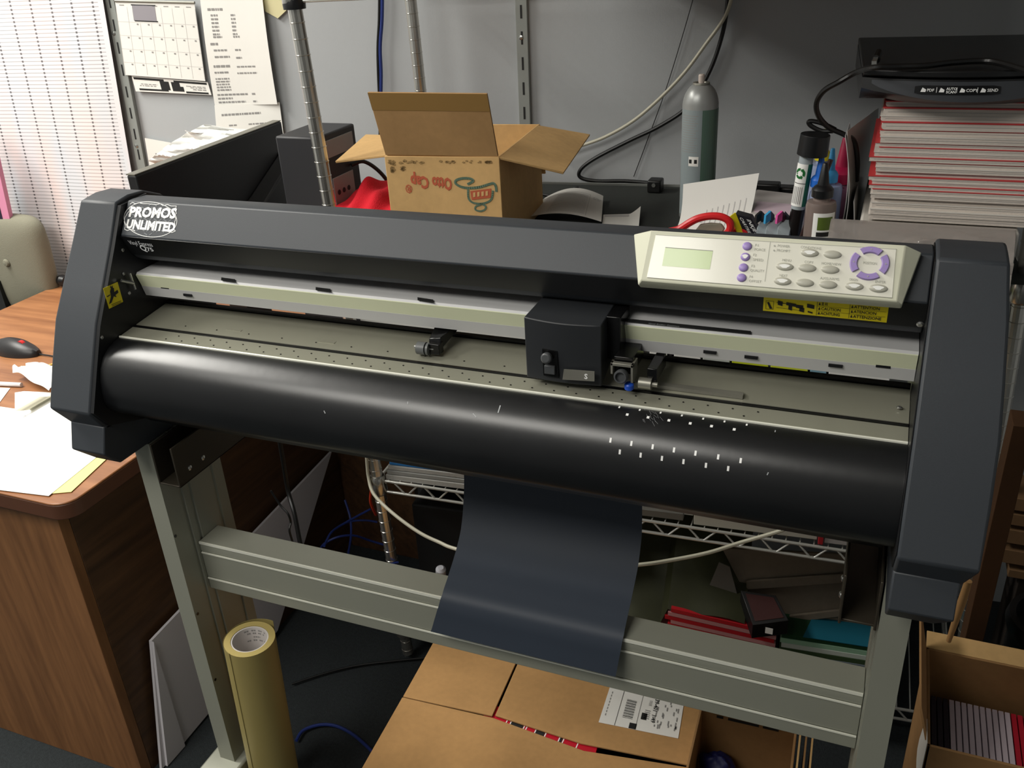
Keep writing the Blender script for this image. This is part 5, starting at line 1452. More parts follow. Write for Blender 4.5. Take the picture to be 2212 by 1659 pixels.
# its cable
zl = zmax + .0455
cable('scanner_cable', [at(2260, 168, 'z', zl + .006), at(2205, 149, 'z', zl + .006), at(2150, 134, 'z', zl + .006), at(2110, 132, 'z', zl + .006), at(2050, 136, 'z', zl + .006), at(2000, 142, 'z', zl + .006), at(1940, 144, 'z', zl + .006), at(1885, 146, 'z', zl + .006),
      at(1850, 156, 'y', .56), at(1812, 177, 'y', .57), at(1780, 196, 'y', .58), at(1764, 222, 'y', .59), at(1768, 250, 'y', .6), at(1790, 275, 'y', .61), at(1822, 290, 'y', .62), at(1845, 305, 'y', .64), at(1852, 345, 'y', .66), at(1850, 390, 'y', .68)], .0040, M_CB, 'black cable lying across the scanner and dropping beside the folder')
cable('cable_loop', [at(x, y, 'y', .66) for x, y in ((1800, 283), (1775, 283), (1752, 272), (1747, 263), (1758, 262), (1780, 268), (1805, 280))], .0036, M_CB, 'small black cable loop above the capped refill tube')
us = thing('usb_plug', at(1893, 128, 'z', zl), 'metal usb plug resting on the scanner lid', 'plug')
p0_ = at(1888, 137, 'z', zl + .004); p1_ = at(1895, 120, 'z', zl + .010); b = MB(M_SCREW); d_ = (p1_ - p0_).normalized()
b.cyl(p0_, p0_ + d_ * .016, .0045, n=4); b.build('plug_shell', us); b = MB(M_CB); b.cyl(p0_ + d_ * .016, p0_ + d_ * .045, .0062, .005, n=10); b.build('plug_grip', us)
# =================================================== under the cutter
# ---- things on the middle shelf
def rbx(b, x0, x1, y0, y1, z0, z1): b.box(x0, x1, y0, y1, z0, z1, M5); return b
zs1 = lambda x: .4935 - (x + .45) * .037   # shelf surface
def stackp(name, x0, x1, y0, y1, z0, z1, m, label, cat, bevel=.001, group=None):
    b = MB(m); rbx(b, x0, x1, y0, y1, z0, z1); return tag(b.build(name, bevel=bevel), label, cat, group)
M_PPS = mat('paper_stack_edge', (188, 186, 180), .8, bump=.5, bscale=900)
# paper stack left, sagging sheets with a blue top
zb_ = zs1(-.44) - .004
for k, (h0, h1, m_, lb_) in enumerate(((0, .012, M_PPS, 'lowest grey white paper bundle on the middle rack shelf, beside the post'), (.013, .022, mat('paper_stack_edge2', (160, 160, 156), .8), 'grey paper bundle in the middle of the stack on the middle rack shelf'), (.023, .033, M_PPS, 'thick white paper bundle just under the blue sheets'), (.034, .040, mat('blue_sheets', (48, 128, 200), .6), 'blue sheets on top of the paper stack on the middle rack shelf'))):
    stackp('paper_bundle', -.440 + .003 * k, -.14, -.000 + .002 * k, .20, zb_ + h0, zb_ + h1, m_, lb_, 'paper stack', group='paper bundles on the middle shelf')
# white carton and tall papers seen through the gap
stackp('white_carton', -.455, -.02, .012, .20, zb_ + .041, .868, mat('white_carton', (226, 226, 222), .6), 'tall white carton standing on the blue sheets on the middle rack shelf', 'box')
stackp('grey_tray', .06, .172, .004, .02, zs1(.06) + .001, zs1(.06) + .016, mat('grey_tray', (110, 108, 102), .5), 'flat dark grey tray on the middle rack shelf beside the hanging vinyl', 'tray')
stackp('white_folder', .192, .415, .004, .02, zs1(.19) + .0005, zs1(.19) + .028, mat('white_folder', (200, 198, 186), .5), 'flat white folder box on the middle rack shelf, left of the red clip', 'folder')
stackp('white_folder', .428, .60, .004, .02, zs1(.42) + .0045, zs1(.42) + .028, mat('white_folder2', (190, 186, 184), .5), 'flat greyish folder on the middle rack shelf, right of the red clip', 'folder')
stackp('red_clip', .417, .426, .001, .02, zs1(.4) + .0005, zs1(.4) + .026, mat('red_clip', (190, 40, 48), .5), 'small red clip between the two flat folders', 'clip')
# standing magazines seen through the right gap
xx0 = None
cols = [((240, 240, 236), 'white'), ((30, 30, 32), 'black'), ((236, 236, 232), 'pale'), ((190, 196, 190), 'grey'), ((200, 212, 40), 'lime'), ((210, 220, 60), 'yellow green'), ((130, 170, 190), 'light blue'), ((236, 236, 232), 'cream')]
xx = .10
for k, (c_, nm) in enumerate(cols):
    w_ = (.035, .008, .05, .05, .065, .065, .03, .10)[k]
    stackp('standing_book', xx, xx + w_ - .004, .022, .20, zs1(xx) + .006, .850 + .003 * (k % 2), mat('book_' + nm.replace(' ', '_'), c_, .5), 'thick %s book standing on the middle rack shelf, seen under the guide rail' % nm, 'book', group='books on the middle shelf')
    xx += w_
# ---- bottom shelf: magazine and envelope stacks
zf = .108
def sag_stack(name, x0, x1, y0, y1, z0, th, m, label, sag=0.0, lift=0.0, cat='magazine', group=None, me=None):
    b = MB(m)
    def P(u, v, top): 
        x = lerp(x0, x1, u); z = z0 + lift * (1 - u) + sag * math.sin(PI * u) + (th if top else 0)
        return M5 @ Vector((x, lerp(y0, y1, v), z))
    n_ = 10; T_ = [[b.pt(P(i / n_, v, True)) for v in (0, 1)] for i in range(n_ + 1)]; B_ = [[b.pt(P(i / n_, v, False)) for v in (0, 1)] for i in range(n_ + 1)]
    for i in range(n_):
        b.face((T_[i][0], T_[i + 1][0], T_[i + 1][1], T_[i][1])); b.face((B_[i][1], B_[i + 1][1], B_[i + 1][0], B_[i][0]))
        b.face((B_[i][0], B_[i + 1][0], T_[i + 1][0], T_[i][0])); b.face((T_[i][1], T_[i + 1][1], B_[i + 1][1], B_[i][1]))
    b.face((B_[0][1], B_[0][0], T_[0][0], T_[0][1])); b.face((B_[n_][0], B_[n_][1], T_[n_][1], T_[n_][0]))
    return tag(b.build(name, smooth=40), label, cat, group)
M_R1 = mat('mag_red', (190, 36, 44), .45); M_P1 = mat('mag_pink', (200, 140, 140), .6)
z_ = zf
for k in range(15):
    th = .0098
    sag_stack('magazine', .075 + .006 * (k % 3) + (.07 if k > 9 else 0), .358 + .003 * (k % 2), -.02 + (.006 if k > 9 else 0), .20, z_, th * .9, M_R1 if k % 2 == 0 else M_P1,
              ('%s magazine, %s from the bottom of the red stack on the lowest rack shelf' % (('red', 'pink edged')[k % 2], ordn[k])), lift=(.020 if k > 8 else 0) * 1.0, group='magazines in the red stack')
    z_ += th
z_ = zf
tc = [((170, 176, 160), 'ivory'), ((70, 74, 50), 'drab'), ((110, 120, 110), 'sage'), ((40, 60, 60), 'petrol'), ((180, 190, 186), 'ash'), ((150, 156, 60), 'olive'), ((60, 66, 40), 'dark olive'), ((150, 160, 160), 'grey'), ((120, 130, 138), 'slate'), ((60, 80, 50), 'moss'), ((196, 206, 196), 'pale'), ((150, 190, 160), 'mint'), ((30, 66, 40), 'dark green')]
for k, (c_, nm) in enumerate(tc):
    th = .011
    sag_stack('magazine', .372 - .003 * (k % 2), .565, -.022 + .001 * k, .20, z_, th * .93, mat('mag_' + nm.replace(' ', '_'), c_, .5), '%s magazine in the green stack on the lowest rack shelf behind the right leg' % nm, group='magazines in the green stack'); z_ += th
b = MB(mat('teal_folder', (20, 96, 116), .6)); q_ = [M5 @ Vector(p) for p in ((.41, -.012, z_ + .001), (.566, -.012, z_ + .001), (.566, .20, z_ + .004), (.47, .20, z_ + .004))]; b.slab(q_, .0015)
tag(b.build('teal_folder'), 'teal blue folder on top of the green magazine stack', 'folder')
z_ += .006
# dark greenish bag and small items on the red stack
b = MB(mat('green_bag', (48, 50, 26), .6, var=.4, vscale=14)); 
b.grid(lambda u, v: M5 @ Vector((.03 + .27 * u, -.012 + .22 * v, (.228 if u < .40 else .272 - .03 * max(0, u - .5)) + .02 + .006 * math.sin(9 * u) * math.cos(6 * v) + .13 * v - .018 * (1 - v))), 18, 12, .001)
b.use(M_PRL); o0 = M5 @ Vector((.045, -.0155, .222)); b.text('elements', o0, (1, .1, .0), (0, .8, .3), .016)
tag(b.build('green_pouch'), 'dark green printed pouch lying behind the red magazines', 'pouch')
# black box leaning
bb_ = thing('black_box', M5 @ Vector((.33, .03, .21)), 'black glossy product box tilted on the red magazine stack', 'box')
b = MB(mat('box_black', (18, 17, 18), .4))
P = [at(1600, 1275, 'y', .600), at(1676, 1286, 'y', .605), at(1704, 1340, 'y', .555), at(1626, 1350, 'y', .545)]
b.hexa([P[3] - Z * .034, P[2] - Z * .034, P[1] - Z * .034, P[0] - Z * .034], [P[3], P[2], P[1], P[0]]); b.build('carton', bb_, bevel=.001)
b = MB(mat('dark_red_print', (60, 24, 22), .4)); c4 = sum(P, Vector()) / 4; q_ = [lerp(p, c4, .2) + Z * .0006 for p in P]; b.poly([q_[3], q_[2], q_[1], q_[0]]); b.build('cover_print', bb_)
b = MB(M_PAP); p_ = at(1660, 1362, 'y', .546); b.slab([p_ + Vector((-.006, 0, -.008)), p_ + Vector((.008, 0, -.008)), p_ + Vector((.008, 0, .006)), p_ + Vector((-.006, 0, .006))], .0006); b.build('barcode_label', bb_)
# grey rigid mailers standing at the back
M_ML = card_mat('mailer_grey', (122, 112, 98))
ml = thing('cardboard_mailer', M5 @ Vector((.4, .3, zf)), 'large dull cardboard mailer with ribs standing upright behind the black product box', 'mailer')
Q = [at(1560, 1185, 'y', .64), at(1870, 1200, 'y', .67), at(1868, 1352, 'y', .645), at(1640, 1340, 'y', .625)]
b = MB(M_ML); b.slab([Q[3], Q[2], Q[1], Q[0]], .006); b.build('sheet', ml)
nn = (Q[2] - Q[3]).cross(Q[0] - Q[3]).normalized(); nn = nn if nn.dot(CAM - Q[0]) > 0 else -nn
for (xa_, ya_, xb_, yb_, w_) in ((1612, 1255, 1860, 1238, 20), (1705, 1330, 1860, 1312, 16)):
    o_ = Q[0]; P = [atp(x, y, o_ + nn * .008, nn) for x, y in ((xa_, ya_), (xb_, yb_), (xb_, yb_ + w_), (xa_, ya_ + w_))]
    b = MB(M_ML); b.slab([P[3], P[2], P[1], P[0]], .006); b.build('rib', ml, bevel=.002)
b = MB(mat('grey_sheet', (100, 98, 92), .7)); P = [at(x, y, 'y', .61) for x, y in ((1553, 1215), (1576, 1225), (1602, 1318), (1524, 1285))]; b.slab([P[3], P[2], P[1], P[0]], .002); tag(b.build('grey_card'), 'small plain grey card leaning left of the large ribbed mailer', 'card')
b = MB(M_BLKG); p_ = at(1368, 1310, 'y', .62); b.box(p_.x - .03, p_.x + .03, .60, .70, .12, p_.z + .03); ab = thing('power_brick', (p_.x, .65, .12), 'black power brick with small lights beside the hanging vinyl', 'power brick'); b.build('body', ab, bevel=.004)
for px, py in ((1365, 1294), (1367, 1306), (1370, 1320)):
    q_ = at(px, py, 'y', .5995); MB(M_SCREW).lathe([(.003, 0), (.002, .001)], q_, (0, -1, 0), n=10).build('indicator', ab)

eq = thing('dark_filler', M5 @ Vector((-.22, .16, .11)), 'black block added to darken the space on the lowest rack shelf, left of the vinyl sheet', 'dark filler block')
b = MB(mat('filler_black', (9, 9, 10), .8)); rbx(b, -.40, -.0, .02, .32, .112, .42); b.build('case', eq, bevel=.004)  # black block added to hide the wall and keep this space dark
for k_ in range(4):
    b = MB(mat('filler_grey', (54, 52, 46), .6)); rbx(b, -.30 + .06 * k_, -.27 + .06 * k_, .015, .0195, .30 - .03 * (k_ % 2), .325 - .03 * (k_ % 2)); b.build('connector', eq, bevel=.001)
# ---- cables under the cutter
cable('white_cable', [at(x, y, 'y', v) for x, y, v in ((792, 985, .49), (796, 1030, .49), (808, 1068, .47), (850, 1110, .44), (905, 1150, .42), (950, 1172, .41), (985, 1186, .4), (1100, 1215, .38), (1230, 1232, .38), (1380, 1220, .4), (1450, 1210, .42), (1530, 1194, .44), (1600, 1172, .46), (1690, 1145, .47), (1740, 1120, .48))], .0035, M_CW, 'long white cable sagging in front of the middle rack shelf')
cable('black_cable', [at(x, y, 'y', v) for x, y, v in ((600, 930, .30), (612, 1000, .30), (622, 1060, .30), (636, 1110, .28), (650, 1180, .26), (668, 1240, .25))], .0042, M_CB, 'thick black cable hanging in front of the foam board')
cable('black_cable', [at(x, y, 'y', v) for x, y, v in ((585, 1060, .32), (606, 1092, .32), (622, 1110, .31), (628, 1128, .31), (625, 1145, .30), (632, 1172, .30), (640, 1210, .28))], .0022, M_CB, 'thin kinked black cable left of the thick one')
cable('orange_cable', [at(x, y, 'y', v) for x, y, v in ((802, 1058, .52), (800, 1080, .53), (804, 1095, .54), (812, 1112, .56))], .0030, M_OR, 'short orange cable end beside the lower rack post')
for i, pts in enumerate((((690, 1190, .60), (700, 1175, .60), (730, 1160, .62), (765, 1157, .65), (800, 1168, .68), (840, 1180, .70)), ((745, 1080, .70), (757, 1120, .68), (758, 1160, .64), (752, 1200, .58), (750, 1230, .54)), ((735, 1135, .75), (760, 1126, .75), (790, 1124, .76), (815, 1128, .77)),
                         ((700, 1180, .5), (716, 1150, .55), (745, 1130, .6), (800, 1100, .66)), ((690, 1200, .5), (740, 1215, .45), (800, 1225, .45), (860, 1215, .5)))):
    cable('blue_cable', [at(x, y, 'y', v) for x, y, v in pts], .0028, M_CBL, ('blue cable arching low across the dark space left of the rack post', 'blue cable hanging straight down left of the rack post', 'short blue cable crossing behind the rack post, highest of the tangle', 'blue cable rising to the rack post from the left', 'lowest blue cable of the tangle, just above the beam')[i], 'tangled blue cables by the rack post')
cable('blue_cable', [at(x, y, 'z', .01) for x, y in ((640, 1600), (655, 1578), (690, 1566), (725, 1568), (760, 1585), (790, 1610), (830, 1650))], .0035, M_CBL, 'blue cable curving over the dark carpet right of the tape roll')
cable('black_cable', [at(x, y, 'z', .01) for x, y in ((630, 1478), (700, 1455), (770, 1438), (850, 1428), (930, 1420))], .0025, M_CB, 'thin black cable on the carpet behind the tape roll')
# dark bundle of cables and adapters on the floor under the rack
rn = random.Random(21)
for k in range(7):
    p_ = Vector((-.35 + .06 * k, .62 + rn.uniform(-.05, .1), .012)); pts = [p_ + Vector((rn.uniform(-.12, .12), rn.uniform(-.08, .08), rn.uniform(0, .06))) for _ in range(7)]
    cable('black_cable', pts, .0035, M_CB, 'black cable in the dark heap under the left end of the rack', 'dark cable heap under the rack')
b = MB(mat('plug_white', (190, 190, 196), .4)); p_ = at(952, 1247, 'y', .50); b.lathe([(.006, 0), (.011, .008), (.011, .028), (.006, .034)], p_, (.2, -.2, 1), n=14); tag(b.build('white_plug'), 'small white plug hanging beside the left edge of the vinyl sheet', 'plug')

# ---- vinyl sheet hanging over the beam
vs = MB(mat('vinyl_navy_black', (46, 54, 66), .58, var=.12, vscale=4))
KV = [(.178, .82), (.170, .778), (.155, .738), (.130, .706), (.098, .684), (.064, .669), (.040, .658), (.031, .643), (.026, .622), (.021, .601)]
EL = [(1003, 1000), (1002, 1060), (1000, 1120), (993, 1160), (983, 1197), (965, 1255), (950, 1302), (930, 1365), (925, 1380)]
ER = [(1388, 1040), (1387, 1100), (1386, 1180), (1378, 1225), (1368, 1275), (1352, 1350), (1330, 1460), (1325, 1480)]
def edge_x(E_, y, z, right):
    x = .2 if right else -.08
    for _ in range(12):
        c_ = RC @ (Vector((x, y, z)) - CAM); px = c_[0] / c_[2] * F + PX; py = c_[1] / c_[2] * F + PY
        for (xa_, ya_), (xb_, yb_) in zip(E_, E_[1:]):
            if py <= yb_ or (xb_, yb_) == E_[-1]: break
        tx = xa_ + (xb_ - xa_) * max(-.5, min(1.2, (py - ya_) / (yb_ - ya_)))
        x += (tx - px) * c_[2] / F / .95
    return x
XLn = [edge_x(EL, y, z, False) for y, z in KV]; XRn = [edge_x(ER, y, z, True) for y, z in KV]
def vf(u, v):
    t_ = v * (len(KV) - 1); i_ = min(int(t_), len(KV) - 2); f_ = t_ - i_
    pa_, pb_, pc2, pd_ = KV[max(i_ - 1, 0)], KV[i_], KV[i_ + 1], KV[min(i_ + 2, len(KV) - 1)]
    cr_ = lambda m: .5 * ((2 * pb_[m]) + (pc2[m] - pa_[m]) * f_ + (2 * pa_[m] - 5 * pb_[m] + 4 * pc2[m] - pd_[m]) * f_ ** 2 + (3 * pb_[m] - pa_[m] - 3 * pc2[m] + pd_[m]) * f_ ** 3)
    y = cr_(0); z = cr_(1)
    return Vector((lerp(lerp(XLn[i_], XLn[i_ + 1], f_), lerp(XRn[i_], XRn[i_ + 1], f_), u), y, z))
vs.grid(vf, 12, 45, .0004)
vs.use(M_BLK)
o_ = vs.build('vinyl_sheet', smooth=60); tag(o_, 'dark blue black vinyl sheet hanging from the cutter over the grey beam', 'vinyl sheet')

# ---- tape roll
tr_ = thing('tape_roll', (-.42, .012, 0), 'tall pale yellow roll of transfer tape standing by the left stand leg', 'tape roll')
ct = at(539, 1380, 'y', .012); lowp = at(592, 1659, 'y', .012); ax = (ct - lowp).normalized()
Bt_ = ct - ax * (ct.z - .002) / ax.z; H_ = (ct - Bt_).length
R_ = .0405
M_TP = mat('tape_yellow', (148, 134, 82), .45, var=.04); M_TPE = mat('tape_edge', (176, 158, 96), .6)
b = MB(M_TP)
n_ = 48; u_ = ax.orthogonal().normalized(); w_ = ax.cross(u_)
def rr(k): return R_ * (1 + .0) 
ro = [[b.pt(Bt_ + ax * h + u_ * (R_ * math.cos(t_)) + w_ * (R_ * math.sin(t_))) for t_ in [k * 2 * PI / n_ for k in range(n_)]] for h in (0, H_)]
ri = [[b.pt(Bt_ + ax * h + u_ * (.030 * math.cos(t_)) + w_ * (.030 * math.sin(t_))) for t_ in [k * 2 * PI / n_ for k in range(n_)]] for h in (0, H_)]
b.bridge(ro[0], ro[1]); 
for k in range(n_): j = (k + 1) % n_; b.face((ri[0][j], ri[0][k], ri[1][k], ri[1][j])); b.face((ro[0][j], ro[0][k], ri[0][k], ri[0][j]))
b.use(M_TPE)
for k in range(n_): j = (k + 1) % n_; b.face((ro[1][k], ro[1][j], ri[1][j], ri[1][k]))
b.build('tape', tr_, smooth=30)
b = MB(mat('core_white', (206, 200, 196), .7))
r1 = [[b.pt(Bt_ + ax * h + u_ * (rad * math.cos(t_)) + w_ * (rad * math.sin(t_))) for t_ in [k * 2 * PI / n_ for k in range(n_)]] for h, rad in ((0, .0298), (H_ - .001, .0298), (H_ - .001, .0275), (0, .0275))]
for a_, c_ in zip(r1, r1[1:]): b.bridge(a_, c_)
b.use(M_PR)
fx_ = (Vector((-.3, 1, 0))).normalized(); fx_ = (fx_ - ax * fx_.dot(ax)).normalized(); fs_ = fx_.cross(ax)
for row, (dh, half) in enumerate(((.006, .7), (.012, .55), (.020, .2), (.027, .6))):
    for k in range(10):
        if k % 3 == 2: continue
        t0 = lerp(-half, half, k / 10); t1 = lerp(-half, half, (k + .8) / 10); c_ = Bt_ + ax * (H_ - dh)
        f_ = lambda t_, h: c_ + fx_ * (.0272 * math.cos(t_)) + fs_ * (.0272 * math.sin(t_)) - ax * h
        b.poly([f_(t0, .003), f_(t1, .003), f_(t1, 0), f_(t0, 0)])
b.build('core', tr_, smooth=30)
b = MB(M_TP)   # loose outer layer
def lf_(u, v):
    a_ = lerp(2.2, 5.4, u); r_ = R_ + .001 + .007 * (u ** 3) 
    d0 = (CAM - ct); d0.z = 0; d0.normalize(); s0 = Vector((-d0.y, d0.x, 0))
    return Bt_ + ax * lerp(H_ + .002, 0, v) + d0 * (r_ * math.cos(a_ - 1.2)) - s0 * (r_ * math.sin(a_ - 1.2))
b.grid(lf_, 24, 4, .0004); b.build('loose_end', tr_, smooth=50)

# ---- big carton on the floor
zc_ = .20
bc = thing('shipping_carton', (0, .2, 0), 'large flat cardboard carton with a shipping label under the beam', 'cardboard box')
def cz(x, y, z=zc_): return at(x, y, 'z', z)
C0 = cz(870, 1505); C1 = cz(1490, 1640); Rr = cz(950, 1395); S0 = cz(1060, 1560); S1 = cz(1128, 1432)
Uc = (C1 - C0).normalized(); Vc = Vector((-Uc.y, Uc.x, 0))
xlen = (C1 - C0).length + .0; bk_ = .20; fr_ = .22
def cp_(u, v, z): return Vector((C0.x, C0.y, 0)) + Uc * u + Vc * v + Z * z
Wc = (cz(1500, 1600) - C0).dot(Uc) + .004
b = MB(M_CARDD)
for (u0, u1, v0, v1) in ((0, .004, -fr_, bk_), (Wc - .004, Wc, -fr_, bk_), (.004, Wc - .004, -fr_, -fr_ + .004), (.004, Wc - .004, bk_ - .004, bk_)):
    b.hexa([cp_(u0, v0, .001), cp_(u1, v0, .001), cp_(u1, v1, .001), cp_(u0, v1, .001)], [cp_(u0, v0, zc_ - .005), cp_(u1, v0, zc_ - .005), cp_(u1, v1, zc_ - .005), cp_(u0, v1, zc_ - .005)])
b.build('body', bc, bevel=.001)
su_ = (S0 - C0).dot(Uc); 
def fpan(P, m, name='top_flap', z=None):
    b = MB(m); b.ngon(P, .004); return b.build(name, bc, bevel=.001)
e1 = .0025
fpan([cp_(0, .001, zc_), cp_(su_ - e1, .001, zc_), cp_(su_ - e1 + .002, bk_, zc_), cp_(0, bk_, zc_)], M_CARTON)
fpan([cp_(su_ + e1, .004, zc_), cp_(su_ + .17, -.016, zc_), cp_(Wc, -.012, zc_), cp_(Wc, bk_, zc_), cp_(su_ + e1, bk_, zc_)], M_CARTON)
fpan([cp_(0, -fr_, zc_ + .004), cp_(Wc, -fr_, zc_ + .004), cp_(Wc, -.016, zc_ - .001), cp_(su_ + .18, -.030, zc_ - .001), cp_(su_, -.002, zc_ - .001), cp_(0, -.002, zc_ + .001)], M_CARTON)
# red contents visible in the gap
b = MB(mat('tape_red', (190, 24, 44), .4)); b.hexa([cp_(su_ - .02, -.06, zc_ - .016), cp_(su_ + .2, -.06, zc_ - .016), cp_(su_ + .2, .03, zc_ - .016), cp_(su_ - .02, .03, zc_ - .016)], [cp_(su_ - .02, -.06, zc_ - .0055), cp_(su_ + .2, -.06, zc_ - .0055), cp_(su_ + .2, .03, zc_ - .0055), cp_(su_ - .02, .03, zc_ - .0055)])
b.use(M_WHITE)
for k, (u0, w0) in enumerate(((.02, .002), (.028, .002), (.055, .002), (.060, .002), (.078, .002), (.098, .002), (.125, .002), (.133, .002), (.16, .002))):
    b.poly([cp_(su_ + u0, -.06, zc_ - .0050), cp_(su_ + u0 + w0, -.06, zc_ - .0050), cp_(su_ + u0 + w0 + .008, .03, zc_ - .0050), cp_(su_ + u0 + .008, .03, zc_ - .0050)])
b.use(M_INKD)
for u0, u1 in ((.030, .054), (.080, .097), (.127, .132)):
    b.poly([cp_(su_ + u0, -.06, zc_ - .0051), cp_(su_ + u1, -.06, zc_ - .0051), cp_(su_ + u1 + .008, .03, zc_ - .0051), cp_(su_ + u0 + .008, .03, zc_ - .0051)])
b.build('printed_contents', bc)
# label
Lq = [cz(1320, 1476, zc_ + .0012), cz(1478, 1516, zc_ + .0012), cz(1465, 1595, zc_ + .0012), cz(1293, 1560, zc_ + .0012)]
b = MB(M_PAP); b.ngon(Lq[::-1], .0006)
b.use(M_INKD)
up_ = Z * .0007
for (u0, u1, v0, v1) in ((.20, .205, .0, 1.0), (.46, .464, .0, 1.0), (.38, .47, .86, 1.0)): strip(b, Lq, u0, u1, v0, v1, up_)
for k in range(22): strip(b, Lq, .27, .40, .30 + k * .022, .30 + k * .022 + (.007, .013, .004)[k % 3], up_)
b.use(M_PR)
for k in range(5): strip(b, Lq, .53, .60, .46 + k * .05, .48 + k * .05, up_); strip(b, Lq, .56 + 0 * k, .60, .2 + k * .03, .21 + k * .03, up_)
b.use(M_INKD); strip(b, Lq, .50, .57, .55, .72, up_); 
b.use(M_PR)
rn = random.Random(5)
for k in range(26):
    u0 = rn.uniform(.66, .95); v0 = rn.uniform(.1, .8); strip(b, Lq, u0, u0 + .015, v0, v0 + rn.uniform(.05, .14), up_)
for k in range(8): strip(b, Lq, .05 + .0 * k, .06, .2 + .08 * k, .25 + .08 * k, up_)
b.use(M_INKD); o_ = quadpt(Lq, .63, .12) + up_; b.text('39-401  1-49', o_, (quadpt(Lq, .63, .9) - quadpt(Lq, .63, .1)), (quadpt(Lq, .9, .1) - quadpt(Lq, .63, .1)), .011, bold=.0002)
b.build('shipping_label', bc)

# ---- small open carton right of it, holding bags
sm = thing('open_carton', (.36, .2, 0), 'open brown carton with bagged items beside the shipping carton', 'cardboard box')
def wallbox(o_, m, P, zt_, th=.004, z0=.001, name='body'):
    """P: 4 ground corners (front-left, front-right, back-right, back-left)"""
    b = MB(m); c4 = sum((Vector(p) for p in P), Vector()) / 4
    for k in range(4):
        a_ = Vector(P[k]); c_ = Vector(P[(k + 1) % 4]); d_ = (c_ - a_).normalized(); n__ = Vector((-d_.y, d_.x, 0)) * th
        b.hexa([(a_.x, a_.y, z0), (c_.x, c_.y, z0), (c_.x + n__.x, c_.y + n__.y, z0), (a_.x + n__.x, a_.y + n__.y, z0)], [(a_.x, a_.y, zt_), (c_.x, c_.y, zt_), (c_.x + n__.x, c_.y + n__.y, zt_), (a_.x + n__.x, a_.y + n__.y, zt_)])
    b.ngon([(p[0], p[1], z0 + .006) for p in P], .004)
    return b.build(name, o_, bevel=.0008)
zr = .26
s0 = at(1512, 1530, 'z', zr); s1 = at(1722, 1578, 'z', zr)
dx_ = (s1 - s0).normalized(); dy_ = Vector((-dx_.y, dx_.x, 0))
g0 = max(s0.x, cp_(Wc, 0, 0).x + .006)
P = [s0 - dy_ * .20, s1 - dy_ * .20, s1 + dy_ * .006, s0 + dy_ * .006]
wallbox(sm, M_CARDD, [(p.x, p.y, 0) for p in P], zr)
b = MB(M_INKD)
for (u0, u1) in ((.18, .25), (.3, .62), (.66, .82)): 
    a_ = lerp(s0, s1, u0) - dy_ * .0012 - Z * .012; c_ = lerp(s0, s1, u1) - dy_ * .0012 - Z * .012; b.poly([a_, c_, c_ + Z * .006, a_ + Z * .006])
b.build('printed_text', sm)
for k in range(3):
    b = MB(M_CARD if k != 1 else M_CARDD); a_ = s1 + dx_ * (.004 + .010 * k) - dy_ * .20; c_ = s1 + dx_ * (.004 + .010 * k)
    b.hexa([(a_.x, a_.y, .02), (a_.x + .003, a_.y, .02), (c_.x + .003, c_.y, .02), (c_.x, c_.y, .02)], [(a_.x, a_.y, zr - .004 * k), (a_.x + .003, a_.y, zr - .004 * k), (c_.x + .003, c_.y, zr + .01 - .004 * k), (c_.x, c_.y, zr + .01 - .004 * k)])
    b.build('folded_flap', sm)
def blob(name, c_, r_, m, label, cat, seed, fl=(1, 1, 1), group=None):
    rn_ = random.Random(seed); ph = [rn_.uniform(0, 6) for _ in range(4)]; b = MB(m); n1, n2 = 22, 14; rows = []
    for j in range(1, n2):
        t_ = PI * j / n2
        rows.append([b.pt(Vector(c_) + Vector((fl[0] * math.sin(t_) * math.cos(p), fl[1] * math.sin(t_) * math.sin(p), fl[2] * math.cos(t_))) * (r_ * (1 + .10 * math.sin(3 * p + ph[0] + 4 * t_) + .07 * math.sin(7 * p + ph[1]) * math.sin(5 * t_ + ph[2])))) for p in [k * 2 * PI / n1 for k in range(n1)]])
    tp_ = b.pt(Vector(c_) + Vector((0, 0, fl[2] * r_))); bt_ = b.pt(Vector(c_) - Vector((0, 0, fl[2] * r_)))
    for a_, c2 in zip(rows, rows[1:]): b.bridge(c2, a_)
    for k in range(n1): b.face((rows[0][k], rows[0][(k + 1) % n1], tp_)); b.face((rows[-1][(k + 1) % n1], rows[-1][k], bt_))
    return tag(b.build(name, smooth=60), label, cat, group)
pc_ = lerp(s0, s1, .2) - dy_ * .03; blob('blue_pouch', (pc_.x + .005, pc_.y - .002, .165), .032, mat('dark_blue', (22, 28, 86), .5), 'dark blue bundle inside the open carton', 'pouch', 1, (1, .7, .8))
pc_ = lerp(s0, s1, .33) - dy_ * .11; blob('grey_bag', (pc_.x + .01, pc_.y, .125), .045, mat('grey_bag', (124, 118, 108), .35), 'grey plastic bag inside the open carton, in front of the blue bundle', 'plastic bag', 2, (1, .9, .9))
pc_ = lerp(s0, s1, .72) - dy_ * .09; blob('clear_bag', (pc_.x - .005, pc_.y, .12), .048, mat('clear_dark_film', (96, 100, 84), .15, trans=.3), 'clear plastic bag at the right inside the open carton', 'plastic bag', 3, (1, 1, .9))

